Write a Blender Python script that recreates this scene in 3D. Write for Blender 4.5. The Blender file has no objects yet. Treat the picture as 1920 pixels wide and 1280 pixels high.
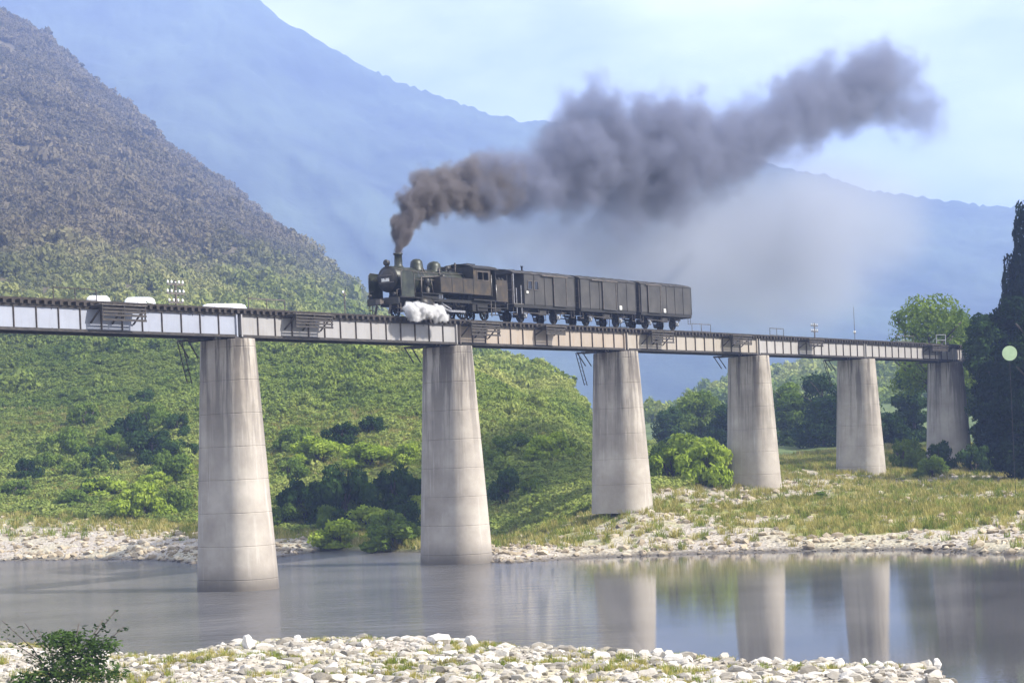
import bpy, math, random
import numpy as np
from mathutils import Vector, Matrix, noise as mnoise

R = math.radians
rnd = random.Random(7)
rng = np.random.default_rng(7)
sc = bpy.context.scene
COL = sc.collection

# ---------------------------------------------------------------- camera
FPX, ROLL, EYE = 3543.0, R(2.5), 6.94        # focal length in photo pixels, roll, height above the water
PX0, PY0 = 969.0, 846.0                      # vanishing point of the view direction in the photo
cam_d = bpy.data.cameras.new('camera')
cam = bpy.data.objects.new('camera', cam_d); COL.objects.link(cam); sc.camera = cam
cam_d.sensor_width = 36; cam_d.lens = FPX / 1920 * 36
cam_d.clip_start = .5; cam_d.clip_end = 12000
cam_d.shift_x = -(PX0 - 960) / 1920; cam_d.shift_y = (PY0 - 640) / 1920
cam.matrix_world = Matrix.Translation((0, 0, EYE)) @ Matrix.Rotation(R(90), 4, 'X') @ Matrix.Rotation(-ROLL, 4, 'Z')
sc.render.resolution_x, sc.render.resolution_y = 1024, 682

# ---------------------------------------------------------------- light
SUN_EL = R(40)
VD = Vector((.8106, -.586, 0))               # across the bridge, towards the camera side
UD = Vector((.586, .8106, 0))                # along the bridge, away
_a = R(-13)
sh = VD * math.cos(_a) - UD * math.sin(_a)
sdir = Vector((sh.x * math.cos(SUN_EL), sh.y * math.cos(SUN_EL), math.sin(SUN_EL)))
world = bpy.data.worlds.new('World'); sc.world = world; world.use_nodes = True
nt = world.node_tree; nt.nodes.clear()
wo = nt.nodes.new('ShaderNodeOutputWorld'); bg = nt.nodes.new('ShaderNodeBackground')
sky = nt.nodes.new('ShaderNodeTexSky'); sky.sky_type = 'NISHITA'; sky.sun_disc = False
sky.sun_elevation = SUN_EL; sky.sun_rotation = math.atan2(sdir.x, sdir.y)
sky.air_density = 1.0; sky.dust_density = 1.6; sky.ozone_density = 2.2
# thin cloud veil over the sky
tcw = nt.nodes.new('ShaderNodeTexCoord'); mpw = nt.nodes.new('ShaderNodeMapping'); mpw.inputs['Scale'].default_value = (1.0, 1.0, 2.6)
nzw = nt.nodes.new('ShaderNodeTexNoise'); nzw.inputs['Scale'].default_value = 5.5; nzw.inputs['Detail'].default_value = 6; nzw.inputs['Roughness'].default_value = .55
rpw = nt.nodes.new('ShaderNodeValToRGB'); rpw.color_ramp.elements[0].position = .30; rpw.color_ramp.elements[1].position = .72
rpw.color_ramp.elements[0].color = (.22, .22, .22, 1); rpw.color_ramp.elements[1].color = (.8, .8, .8, 1)
mxw = nt.nodes.new('ShaderNodeMix'); mxw.data_type = 'RGBA'
mxw.inputs['B'].default_value = (16.5, 17, 18, 1)
nt.links.new(tcw.outputs['Generated'], mpw.inputs['Vector']); nt.links.new(mpw.outputs[0], nzw.inputs['Vector'])
nt.links.new(nzw.outputs['Fac'], rpw.inputs['Fac']); nt.links.new(rpw.outputs['Color'], mxw.inputs['Factor'])
nt.links.new(sky.outputs[0], mxw.inputs['A']); nt.links.new(mxw.outputs['Result'], bg.inputs['Color'])
bg.inputs['Strength'].default_value = .068
nt.links.new(bg.outputs[0], wo.inputs[0])
sun_d = bpy.data.lights.new('sun', 'SUN'); sun_d.energy = 5.0; sun_d.angle = R(.6); sun_d.color = (1, .94, .85)
sun = bpy.data.objects.new('sun', sun_d); COL.objects.link(sun)
sun.rotation_euler = sdir.to_track_quat('Z', 'Y').to_euler(); sun.location = (40, -40, 90)
sc.view_settings.view_transform = 'Standard'; sc.view_settings.look = 'None'
sc.view_settings.exposure = .95; sc.view_settings.gamma = 1; sc.view_settings.use_curve_mapping = False
sc.render.engine = 'CYCLES'
cy = sc.cycles
cy.use_denoising = True; cy.max_bounces = 6; cy.diffuse_bounces = 2; cy.glossy_bounces = 3; cy.transmission_bounces = 3
cy.volume_bounces = 2; cy.transparent_max_bounces = 8; cy.volume_max_steps = 256; cy.volume_step_rate = 1.5
cy.caustics_reflective = False; cy.caustics_refractive = False

# ---------------------------------------------------------------- pixel <-> world (for measuring only)
CR, SR = math.cos(ROLL), math.sin(ROLL)
def px2(px, py):
    u, v = px - PX0, py - PY0
    return u * CR - v * SR, u * SR + v * CR       # x', y' (down)
def at(px, py, Y):
    a, b = px2(px, py); return Vector((a / FPX * Y, Y, EYE - b / FPX * Y))
BX, BY = -15.75, 104.7                            # bridge centreline at joint 0
SPAN = 19.8
def s_at(px, py, off=0.0):
    """station along the bridge (m) and height where the pixel's ray meets a vertical plane `off` m towards the camera side"""
    a, b = px2(px, py); t = a / FPX
    x0, y0 = BX + VD.x * off, BY + VD.y * off
    s = (t * y0 - x0) / (UD.x - t * UD.y)
    return s, EYE - b / FPX * (y0 + UD.y * s)

# ---------------------------------------------------------------- helpers
def tag(o, label=None, cat=None, group=None, kind=None):
    if label: o['label'] = label
    if cat: o['category'] = cat
    if group: o['group'] = group
    if kind: o['kind'] = kind
    return o
def empty(name, loc, rz=0, label=None, cat=None, group=None, parent=None):
    o = bpy.data.objects.new(name, None); COL.objects.link(o); o.location = loc; o.rotation_euler = (0, 0, rz)
    o.empty_display_size = .3
    if parent: o.parent = parent
    return tag(o, label, cat, group)
def linkobj(name, me, parent=None, loc=None, rot=None, scale=None):
    o = bpy.data.objects.new(name, me); COL.objects.link(o)
    if parent: o.parent = parent
    if loc is not None: o.location = loc
    if rot is not None: o.rotation_euler = rot
    if scale is not None: o.scale = scale
    return o
class MB:
    def __init__(s): s.v = []; s.f = []; s.sm = []
    def add(s, vs, fs, smooth=False):
        k = len(s.v); s.v += [tuple(p) for p in vs]; s.f += [tuple(k + i for i in f) for f in fs]; s.sm += [smooth] * len(fs); return s
    def box(s, x0, x1, y0, y1, z0, z1):
        return s.add([(x0,y0,z0),(x1,y0,z0),(x1,y1,z0),(x0,y1,z0),(x0,y0,z1),(x1,y0,z1),(x1,y1,z1),(x0,y1,z1)],
                     [(0,3,2,1),(4,5,6,7),(0,1,5,4),(1,2,6,5),(2,3,7,6),(3,0,4,7)])
    def bar(s, a, b, w, h=None, up=(0, 0, 1)):
        a, b = Vector(a), Vector(b); h = h or w; d = (b - a).normalized(); up = Vector(up)
        if abs(d.dot(up)) > .97: up = Vector((1, 0, 0))
        x = d.cross(up).normalized(); y = x.cross(d).normalized(); x *= w / 2; y *= h / 2
        return s.add([a-x-y, a+x-y, a+x+y, a-x+y, b-x-y, b+x-y, b+x+y, b-x+y],
                     [(0,3,2,1),(4,5,6,7),(0,1,5,4),(1,2,6,5),(2,3,7,6),(3,0,4,7)])
    def lathe(s, prof, axis='z', c=(0, 0, 0), n=20, caps=True):
        """prof: list of (position along axis, radius)"""
        vs = []; c = Vector(c)
        for (h, r) in prof:
            for i in range(n):
                a = 2 * math.pi * i / n; p, q = r * math.cos(a), r * math.sin(a)
                vs.append(c + Vector({'z': (p, q, h), 'x': (h, p, q), 'y': (q, h, p)}[axis]))
        fs = [(j*n+i, j*n+(i+1) % n, (j+1)*n+(i+1) % n, (j+1)*n+i) for j in range(len(prof)-1) for i in range(n)]
        s.add(vs, fs, True)
        if caps:
            s.add(vs[:n], [tuple(range(n))[::-1]]); s.add(vs[-n:], [tuple(range(n))])
        return s
    def tube(s, pts, r, n=8):
        for a, b in zip(pts[:-1], pts[1:]):
            a, b = Vector(a), Vector(b); d = (b - a).normalized(); up = Vector((0, 0, 1)) if abs(d.z) < .95 else Vector((1, 0, 0))
            x = d.cross(up).normalized(); y = d.cross(x)
            ra = rb = r
            vs = [p + (x * math.cos(2*math.pi*i/n) + y * math.sin(2*math.pi*i/n)) * rr for p, rr in ((a, ra), (b, rb)) for i in range(n)]
            s.add(vs, [(i, (i+1) % n, n+(i+1) % n, n+i) for i in range(n)] + [tuple(range(n))[::-1], tuple(range(n, 2*n))], True)
        return s
    def me(s, name, mat):
        m = bpy.data.meshes.new(name); m.from_pydata(s.v, [], s.f)
        m.polygons.foreach_set('use_smooth', s.sm)
        if mat: m.materials.append(mat)
        m.update(); return m
    def build(s, name, mat, parent=None, loc=None):
        return linkobj(name, s.me(name, mat), parent, loc)
def np_mesh(name, V, F, mat=None, smooth=False):
    V = np.asarray(V, dtype=np.float32); F = np.asarray(F, dtype=np.int32); k = F.shape[1]
    m = bpy.data.meshes.new(name)
    m.vertices.add(len(V)); m.vertices.foreach_set('co', V.ravel())
    m.loops.add(F.size); m.loops.foreach_set('vertex_index', F.ravel())
    m.polygons.add(len(F)); m.polygons.foreach_set('loop_start', np.arange(len(F), dtype=np.int32) * k)
    try: m.polygons.foreach_set('loop_total', np.full(len(F), k, dtype=np.int32))
    except Exception: pass
    if smooth: m.polygons.foreach_set('use_smooth', np.ones(len(F), dtype=bool))
    if mat: m.materials.append(mat)
    m.update(calc_edges=True); m.validate(); return m

# value noise in numpy -------------------------------------------------
_perm = rng.random((256, 256)).astype(np.float32)
def vnoise(x, y):
    xi, yi = np.floor(x).astype(int), np.floor(y).astype(int); fx, fy = x - xi, y - yi
    fx = fx*fx*(3-2*fx); fy = fy*fy*(3-2*fy); g = lambda i, j: _perm[i & 255, j & 255]
    return (g(xi,yi)*(1-fx)+g(xi+1,yi)*fx)*(1-fy) + (g(xi,yi+1)*(1-fx)+g(xi+1,yi+1)*fx)*fy
def fbm(x, y, o=4):
    s, a, t = 0, 1, 0
    for i in range(o):
        s = s + a * vnoise(x * 2**i + 17*i, y * 2**i + 31*i); t += a; a *= .5
    return s / t

# ---------------------------------------------------------------- materials
def new_mat(name):
    m = bpy.data.materials.new(name); m.use_nodes = True; n = m.node_tree; n.nodes.clear()
    o = n.nodes.new('ShaderNodeOutputMaterial'); return m, n, o
def N(n, t, **k):
    x = n.nodes.new(t)
    for a, b in k.items():
        if a in x.inputs: x.inputs[a].default_value = b
        else: setattr(x, a, b)
    return x
def noise_tex(n, scale, detail=4, rough=.55, vec=None, sc3=None, coord='Object'):
    t = N(n, 'ShaderNodeTexNoise', Scale=scale, Detail=detail, Roughness=rough)
    if coord == 'Position': src = N(n, 'ShaderNodeNewGeometry').outputs['Position']
    elif coord == 'Each':
        ad = N(n, 'ShaderNodeVectorMath'); ad.operation = 'MULTIPLY_ADD'; ad.inputs[1].default_value = (60, 40, 20); n.links.new(N(n, 'ShaderNodeObjectInfo').outputs['Random'], ad.inputs[0]); n.links.new(N(n, 'ShaderNodeTexCoord').outputs['Object'], ad.inputs[2]); src = ad.outputs[0]
    else: src = N(n, 'ShaderNodeTexCoord').outputs[coord]
    if sc3:
        mp = N(n, 'ShaderNodeMapping'); mp.inputs['Scale'].default_value = sc3; n.links.new(src, mp.inputs['Vector']); src = mp.outputs[0]
    n.links.new(src, t.inputs['Vector']); return t.outputs['Fac']
def ramp(n, fac, stops):
    r = N(n, 'ShaderNodeValToRGB'); e = r.color_ramp.elements
    while len(e) < len(stops): e.new(.5)
    for x, (p, c) in zip(e, stops): x.position = p; x.color = (*c, 1) if len(c) == 3 else c
    n.links.new(fac, r.inputs['Fac']); return r.outputs['Color']
def mix(n, fac, a, b, mode='MIX'):
    m = N(n, 'ShaderNodeMix'); m.data_type = 'RGBA'; m.blend_type = mode
    for k, v in (('Factor', fac), ('A', a), ('B', b)):
        if isinstance(v, (int, float)): m.inputs[k].default_value = v
        elif isinstance(v, tuple): m.inputs[k].default_value = (*v, 1)
        else: n.links.new(v, m.inputs[k])
    return m.outputs['Result']
def math_n(n, op, a, b=0.0, c=None):
    m = N(n, 'ShaderNodeMath'); m.operation = op
    for i, v in enumerate((a, b) if c is None else (a, b, c)):
        if isinstance(v, (int, float)): m.inputs[i].default_value = v
        else: n.links.new(v, m.inputs[i])
    return m.outputs[0]
def bump(n, h, strength=.4, dist=.05):
    b = N(n, 'ShaderNodeBump', Strength=strength, Distance=dist); n.links.new(h, b.inputs['Height']); return b.outputs[0]
def surf(name, c1, c2, scale=3, rough=.8, metal=0, bmp=.3, dist=.02, detail=5, coord='Object', c3=None, sc3=None):
    m, n, o = new_mat(name); p = N(n, 'ShaderNodeBsdfPrincipled', Roughness=rough, Metallic=metal)
    f = noise_tex(n, scale, detail, .6, coord=coord, sc3=sc3)
    stops = [(.35, c1), (.68, c2)] if not c3 else [(.3, c1), (.52, c2), (.7, c3)]
    n.links.new(ramp(n, f, stops), p.inputs['Base Color'])
    if bmp: n.links.new(bump(n, noise_tex(n, scale * 5, 4, coord=coord), bmp, dist), p.inputs['Normal'])
    n.links.new(p.outputs[0], o.inputs[0]); return m

M = {}
def girder_mat(name, base, tint):
    """painted plate with rust streaks running down and stains"""
    m, n, o = new_mat(name); p = N(n, 'ShaderNodeBsdfPrincipled', Roughness=.55)
    f = noise_tex(n, .8, 5, .6, sc3=(1, 1, 1)); c = ramp(n, f, [(.3, tuple(x * .82 for x in base)), (.7, base)])
    st = noise_tex(n, 2.2, 4, .6, sc3=(2.4, 1, .18)); c = mix(n, ramp(n, st, [(.52, (0,0,0)), (.72, (.65,.65,.65))]), c, tint)
    n.links.new(c, p.inputs['Base Color']); n.links.new(bump(n, noise_tex(n, 6, 3), .15, .01), p.inputs['Normal'])
    n.links.new(p.outputs[0], o.inputs[0]); return m
GM = [girder_mat('girder_paint_%s' % k, b, t) for k, b, t in (
    ('bluish', (.27,.29,.345), (.21,.215,.24)), ('neutral', (.28,.272,.268), (.22,.19,.155)), ('warm', (.32,.27,.22), (.26,.175,.10)),
    ('pale', (.33,.295,.25), (.25,.20,.145)), ('grey', (.33,.315,.30), (.25,.215,.19)))]
M['steel_dark'] = surf('dark_rusted_steel', (.018,.016,.015), (.05,.042,.036), 3, .75)
M['steel_mid'] = surf('weathered_steel', (.05,.045,.042), (.12,.10,.085), 4, .7)
M['sleeper'] = surf('tarred_timber', (.015,.013,.012), (.045,.036,.03), 5, .9, sc3=(1, .3, 1))
M['rail'] = surf('rail_steel', (.06,.045,.035), (.13,.10,.08), 6, .5, .6)
M['plank'] = surf('grey_plank', (.06,.055,.05), (.15,.135,.12), 5, .9)
M['insul'] = surf('white_porcelain', (.7,.7,.68), (.8,.8,.78), 3, .3, bmp=0)
M['gal'] = surf('galvanised_steel', (.22,.23,.24), (.36,.37,.38), 6, .6, .3)
# concrete with lift marks, streaks below the bearings
def concrete():
    m, n, o = new_mat('weathered_concrete'); p = N(n, 'ShaderNodeBsdfPrincipled', Roughness=.92)
    c = ramp(n, noise_tex(n, .35, 6, .6, coord='Each'), [(.3, (.25,.22,.185)), (.52, (.35,.315,.27)), (.72, (.46,.42,.365))])
    st = noise_tex(n, 1.0, 5, .65, sc3=(1.9, 1.9, .07), coord='Each')
    tc = N(n, 'ShaderNodeTexCoord'); sp = N(n, 'ShaderNodeSeparateXYZ'); n.links.new(tc.outputs['Object'], sp.inputs[0])
    up = N(n, 'ShaderNodeMapRange'); up.inputs['From Min'].default_value = 4.5; up.inputs['From Max'].default_value = 13.6
    n.links.new(sp.outputs['Z'], up.inputs['Value'])
    sf = ramp(n, st, [(.45, (0,0,0)), (.56, (1,1,1))])
    c = mix(n, math_n(n, 'MULTIPLY', math_n(n, 'POWER', up.outputs[0], 1.3), math_n(n, 'MULTIPLY', sf, .95)), c, (.075,.065,.058))
    bl = ramp(n, noise_tex(n, .6, 6, .7, sc3=(1,1,.6), coord='Each'), [(.52,(0,0,0)),(.70,(.4,.4,.4))]); c = mix(n, bl, c, (.24,.205,.17))
    # pale lime streaks
    st2 = noise_tex(n, 1.3, 4, .6, sc3=(2.6, 2.6, .05), coord='Each'); c = mix(n, math_n(n, 'MULTIPLY', ramp(n, st2, [(.6,(0,0,0)),(.72,(1,1,1))]), .35), c, (.62,.58,.54))
    # wet foot
    ft = N(n, 'ShaderNodeMapRange'); ft.inputs['From Min'].default_value = 1.25; ft.inputs['From Max'].default_value = .0
    n.links.new(math_n(n, 'ADD', sp.outputs['Z'], math_n(n, 'MULTIPLY', noise_tex(n, 1.2, 3, coord='Each'), -.3)), ft.inputs['Value'])
    c = mix(n, math_n(n, 'MULTIPLY', ft.outputs[0], .8), c, (.08,.07,.06))
    n.links.new(c, p.inputs['Base Color'])
    h = math_n(n, 'ADD', noise_tex(n, 2.5, 6, .65, coord='Each'), math_n(n, 'MULTIPLY', noise_tex(n, 24, 3, coord='Each'), .3))
    n.links.new(bump(n, h, .35, .05), p.inputs['Normal']); n.links.new(p.outputs[0], o.inputs[0]); return m
M['concrete'] = concrete()
def leaf_mat(name, stops, scale=.5, trans=.35, hue=.0):
    """leaves: colour differs per leaf clump by noise in the plant and per plant"""
    m, n, o = new_mat(name)
    oi = N(n, 'ShaderNodeObjectInfo'); f1 = noise_tex(n, scale, 4, .6, coord='Position')
    f = math_n(n, 'ADD', math_n(n, 'MULTIPLY', f1, .8), math_n(n, 'MULTIPLY', oi.outputs['Random'], .2))
    c = ramp(n, f, stops)
    d = N(n, 'ShaderNodeBsdfDiffuse'); t = N(n, 'ShaderNodeBsdfTranslucent'); mx = N(n, 'ShaderNodeMixShader', Fac=trans)
    n.links.new(c, d.inputs[0]); n.links.new(mix(n, 1.0, c, (1.0,1.05,.6), 'MULTIPLY'), t.inputs[0])
    n.links.new(d.outputs[0], mx.inputs[1]); n.links.new(t.outputs[0], mx.inputs[2]); n.links.new(mx.outputs[0], o.inputs[0]); return m
LM = dict(
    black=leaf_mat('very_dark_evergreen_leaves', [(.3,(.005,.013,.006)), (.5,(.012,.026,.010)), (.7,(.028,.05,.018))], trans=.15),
    mid=leaf_mat('mid_green_leaves', [(.3,(.06,.10,.018)), (.5,(.12,.18,.03)), (.7,(.19,.25,.055))]),
    lime=leaf_mat('yellow_green_leaves', [(.3,(.17,.24,.025)), (.5,(.27,.35,.045)), (.7,(.36,.43,.08))]),
    dark=leaf_mat('dark_green_leaves', [(.3,(.016,.036,.010)), (.5,(.036,.07,.018)), (.7,(.07,.12,.032))]),
    conifer=leaf_mat('dark_cedar_needles', [(.3,(.004,.010,.006)), (.5,(.008,.018,.010)), (.7,(.014,.03,.016))], trans=.1),
    grass=leaf_mat('dry_green_grass', [(.3,(.22,.20,.055)), (.5,(.34,.30,.10)), (.7,(.46,.40,.18))], .15, .3),
    fresh=leaf_mat('fresh_green_grass', [(.3,(.11,.14,.025)), (.5,(.18,.22,.04)), (.7,(.27,.28,.08))], .15, .3))
# hillside leaves: tone drifts from fresh green low down to brown-olive high on the old slope
def hill_leaf(name, warm):
    m, n, o = new_mat(name)
    oi = N(n, 'ShaderNodeObjectInfo'); f1 = noise_tex(n, .02, 6, .65, coord='Position')
    ge = N(n, 'ShaderNodeNewGeometry'); sp = N(n, 'ShaderNodeSeparateXYZ'); n.links.new(ge.outputs['Position'], sp.inputs[0])
    f = math_n(n, 'ADD', math_n(n, 'MULTIPLY', f1, .9), math_n(n, 'MULTIPLY', oi.outputs['Random'], .12))
    g = ramp(n, f, [(.34,(.10,.155,.03)), (.50,(.21,.265,.055)), (.66,(.36,.38,.11))])
    b = ramp(n, f, [(.34,(.10,.09,.05)), (.50,(.16,.135,.08)), (.66,(.22,.185,.115))])
    mr = N(n, 'ShaderNodeMapRange'); mr.inputs['From Min'].default_value = 15; mr.inputs['From Max'].default_value = 75
    mx2 = N(n, 'ShaderNodeMapRange'); mx2.inputs['From Min'].default_value = -15; mx2.inputs['From Max'].default_value = -110
    n.links.new(sp.outputs['Z'], mr.inputs['Value']); n.links.new(sp.outputs['X'], mx2.inputs['Value'])
    k = math_n(n, 'MULTIPLY', mr.outputs[0], mx2.outputs[0])
    k2 = math_n(n, 'ADD', k, math_n(n, 'MULTIPLY', mx2.outputs[0], .22))
    c = mix(n, math_n(n, 'MULTIPLY', k2, warm), g, b)
    d = N(n, 'ShaderNodeBsdfDiffuse'); n.links.new(c, d.inputs[0]); t = N(n, 'ShaderNodeBsdfTranslucent'); n.links.new(c, t.inputs[0])
    ms = N(n, 'ShaderNodeMixShader', Fac=.25); n.links.new(d.outputs[0], ms.inputs[1]); n.links.new(t.outputs[0], ms.inputs[2]); n.links.new(ms.outputs[0], o.inputs[0]); return m
M['hill_leaf'] = hill_leaf('hillside_leaves', 1.0)

# ---------------------------------------------------------------- terrain
def curve(pts):
    q = sorted(px2(*p) for p in pts); xs = np.array([a for a, b in q]); ys = np.array([b for a, b in q])
    return lambda xp: np.interp(xp, xs, ys)
C_near = curve([(-300,1215),(0,1208),(150,1222),(320,1232),(440,1208),(600,1203),(820,1203),(1000,1216),(1200,1230),(1400,1242),(1600,1246),(1752,1252),(1790,1300),(1850,1500),(2300,2400)])
C_far = curve([(-400,1058),(0,1052),(150,1049),(300,1050),(380,1058),(530,1044),(610,1032),(700,1034),(790,1036),(940,1056),(1100,1046),(1300,1038),(1500,1033),(1700,1030),(1920,1040),(2300,1050)])
C_foot = curve([(-400,955),(0,960),(200,968),(400,985),(600,1002),(800,1008),(950,1012),(1100,955),(1200,915),(1400,893),(1600,878),(1900,872),(2300,872)])
Y_foot = lambda xp: np.interp(xp, [-1300,-900,-500,-200,0,200,400,700,1300], [176,172,166,158,152,144,158,178,185])
C_mid = curve([(-400,640),(0,640),(400,648),(700,668),(850,690),(920,715),(1000,760),(1060,800),(1110,840),(1140,850),(1200,850),(1300,848),(1500,830),(1700,812),(1900,800),(2300,780)])
Y_mid = lambda xp: np.interp(xp, [-1300,-900,-500,-200,0,60,150,400,1300], [270,262,250,232,215,205,200,260,300])
C_top = curve([(-500,-330),(-200,-110),(0,35),(60,70),(130,120),(200,180),(270,232),(330,290),(420,345),(500,400),(570,455),(650,525),(720,590),(800,625),(880,650),(950,660),(1010,676),(1060,708),(1090,750),(1112,810),(1130,842),
               (1200,795),(1280,765),(1350,735),(1450,705),(1550,690),(1640,675),(1750,655),(1900,640),(2300,600)])
Y_top = lambda xp: np.interp(xp, [-1500,-960,-500,-300,-150,-50,50,120,165,230,400,1300], [1700,1500,1180,900,560,380,270,235,218,520,800,1000])
def profile(t):
    """ground height profile (distances, heights) for each bearing t"""
    xp = t * FPX
    yn = EYE * FPX / np.maximum(C_near(xp), 40); yn = np.clip(yn, 20, 90)
    yf = EYE * FPX / C_far(xp)
    Yfo, Ymi, Yto = Y_foot(xp), Y_mid(xp), Y_top(xp)
    zfo = EYE - C_foot(xp) / FPX * Yfo; zmi = EYE - C_mid(xp) / FPX * Ymi; zto = EYE - C_top(xp) / FPX * Yto - Yto*.003*np.exp(-((xp+450)/200)**2) - np.clip((Yto-200)/130, 0, 1)*np.where(xp < 190, 3.0, 2) - Yto*.0045*np.clip((-xp+100)/300, 0, 1)
    Yp = np.stack([yn*0-50, yn-22, yn-3, yn, yn+3.5, yf-4, yf, yf+2.5, Yfo, Ymi, Yto, Yto*1.2+40, Yto*1.2+500, yn*0+3500])
    zr = np.where(t > .04, 6.0, 20.0)
    z2 = np.maximum(np.minimum(zto*.6, zto-8), 4)
    Zp = np.stack([yn*0+1.2, yn*0+.9, yn*0+.32, yn*0, yn*0-.9, yn*0-.9, yn*0, yn*0+.45, zfo, zmi, zto, z2, z2*.6+3, yn*0+8])
    return Yp, Zp
_T = np.concatenate([np.linspace(-1.2,-.45,40,endpoint=False), np.linspace(-.45,.45,760,endpoint=False), np.linspace(.45,1.2,40)])
_PY, _PZ = profile(_T)
def height(X, Y, detail=True):
    X = np.asarray(X, float); Y = np.asarray(Y, float); t = X / np.maximum(Y, 5)
    j = np.interp(t, _T, np.arange(len(_T))); j0 = np.clip(np.floor(j).astype(int), 0, len(_T)-2); w = j - j0
    out = 0
    for jj, ww in ((j0, 1-w), (j0+1, w)):
        P, Z = _PY[:, jj], _PZ[:, jj]; z = np.full(Y.shape, Z[-1])
        for k in range(len(P)-1):
            a, b = P[k], P[k+1]; f = np.clip((Y-a)/np.maximum(b-a, 1e-3), 0, 1)
            if k >= 8: f = f*.55 + .45*f*f*(3-2*f)
            inside = (Y >= a) & (Y < b); z = np.where(inside, Z[k]*(1-f)+Z[k+1]*f, z)
        z = np.where(Y < P[0], Z[0], z); out = out + z*ww
    if detail:
        far = np.clip((Y-165)/80, 0, 1); dry = np.clip(out*1.5, 0, 1)
        out = out + (fbm(X*.35, Y*.35)-.5)*.5*dry + far*((fbm(X*.035+9, Y*.035)-.5)*9*np.clip((Y-180)/260,.15,1.6) + np.clip((Y-300)/500,0,1)*(fbm(X*.012+3, Y*.012)-.5)*14 + (fbm(X*.14, Y*.14+5)-.5)*1.6)
        out = out + dry*(fbm(X*1.7+3, Y*1.7, 3)-.5)*.16
    return out
def h1(x, y): return float(height(np.array([x]), np.array([y]))[0])
def on_ground(px, py, y0=30, y1=900):
    a, b = px2(px, py); ys = np.linspace(y0, y1, 2600)
    g = height(a/FPX*ys, ys) - (EYE - b/FPX*ys)
    k = np.where((g[1:] >= 0) & (g[:-1] < 0))[0]
    y = float(ys[k[0]+1]) if len(k) else float(EYE*FPX/max(b, 20)); x = a/FPX*y
    return Vector((x, y, h1(x, y)))
ys = np.concatenate([np.linspace(-40, 44, 24), np.geomspace(45, 3400, 470)])
tt = np.concatenate([np.linspace(-1.1,-.34,50,endpoint=False), np.linspace(-.34,.34,430,endpoint=False), np.linspace(.34,1.1,50)])
TT, YY = np.meshgrid(tt, ys); XX = TT * np.maximum(YY, 30); ZZ = height(XX, YY)
nr, nc = YY.shape
idx = np.arange(nr*nc).reshape(nr, nc)
F = np.stack([idx[:-1,:-1], idx[:-1,1:], idx[1:,1:], idx[1:,:-1]], -1).reshape(-1, 4)
def ground_mat():
    m, n, o = new_mat('riverside_ground'); p = N(n, 'ShaderNodeBsdfPrincipled', Roughness=.95)
    at_ = N(n, 'ShaderNodeAttribute'); at_.attribute_name = 'zone'; sp = N(n, 'ShaderNodeSeparateColor'); n.links.new(at_.outputs['Color'], sp.inputs[0])
    v = N(n, 'ShaderNodeTexVoronoi', Scale=3.2); v2 = N(n, 'ShaderNodeTexVoronoi', Scale=9.0)
    g = N(n, 'ShaderNodeNewGeometry')
    for q in (v, v2): n.links.new(g.outputs['Position'], q.inputs['Vector'])
    vc = N(n, 'ShaderNodeSeparateColor'); n.links.new(v2.outputs['Color'], vc.inputs[0])
    grav = ramp(n, vc.outputs[0], [(.0,(.26,.22,.18)), (.5,(.42,.37,.31)), (1,(.58,.54,.47))])
    grav = mix(n, math_n(n, 'MULTIPLY', v.outputs['Distance'], .7), grav, (.20,.17,.13))
    grav = mix(n, math_n(n,'MULTIPLY', ramp(n, noise_tex(n, .12, 5, coord='Position'), [(.45,(0,0,0)),(.6,(1,1,1))]), .5), grav, (.36,.33,.20))
    dry = ramp(n, noise_tex(n, .5, 6, .65, coord='Position'), [(.3,(.11,.13,.03)), (.5,(.20,.21,.06)), (.7,(.36,.31,.14))])
    hl = ramp(n, noise_tex(n, .08, 8, .7, coord='Position'), [(.32,(.035,.06,.012)), (.5,(.085,.125,.026)), (.68,(.17,.19,.05))])
    br = ramp(n, noise_tex(n, .05, 8, .7, coord='Position'), [(.32,(.04,.035,.018)), (.5,(.085,.07,.035)), (.68,(.14,.11,.06))])
    e = lambda ch, lo=.4, hi=.6, s=.6: ramp(n, math_n(n, 'ADD', ch, math_n(n, 'MULTIPLY', math_n(n, 'SUBTRACT', noise_tex(n, s, 6, .7, coord='Position'), .5), .9)), [(lo,(0,0,0)),(hi,(1,1,1))])
    c = mix(n, e(sp.outputs[2], s=.05), hl, br)
    c = mix(n, e(sp.outputs[1], s=.3), c, dry); c = mix(n, e(sp.outputs[0]), c, grav)
    sz = N(n, 'ShaderNodeSeparateXYZ'); n.links.new(g.outputs['Position'], sz.inputs[0]); wet = N(n, 'ShaderNodeMapRange'); wet.inputs['From Min'].default_value = .28; wet.inputs['From Max'].default_value = .05; n.links.new(sz.outputs['Z'], wet.inputs['Value'])
    c = mix(n, math_n(n, 'MULTIPLY', wet.outputs[0], .85), c, (.055,.045,.035))
    n.links.new(c, p.inputs['Base Color'])
    hh = math_n(n, 'ADD', v.outputs['Distance'], math_n(n, 'MULTIPLY', noise_tex(n, 5, 5, coord='Position'), .5))
    n.links.new(bump(n, hh, .8, .15), p.inputs['Normal']); n.links.new(p.outputs[0], o.inputs[0]); return m
gme = np_mesh('ground', np.stack([XX, YY, ZZ], -1).reshape(-1, 3), F, ground_mat(), True)
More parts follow.
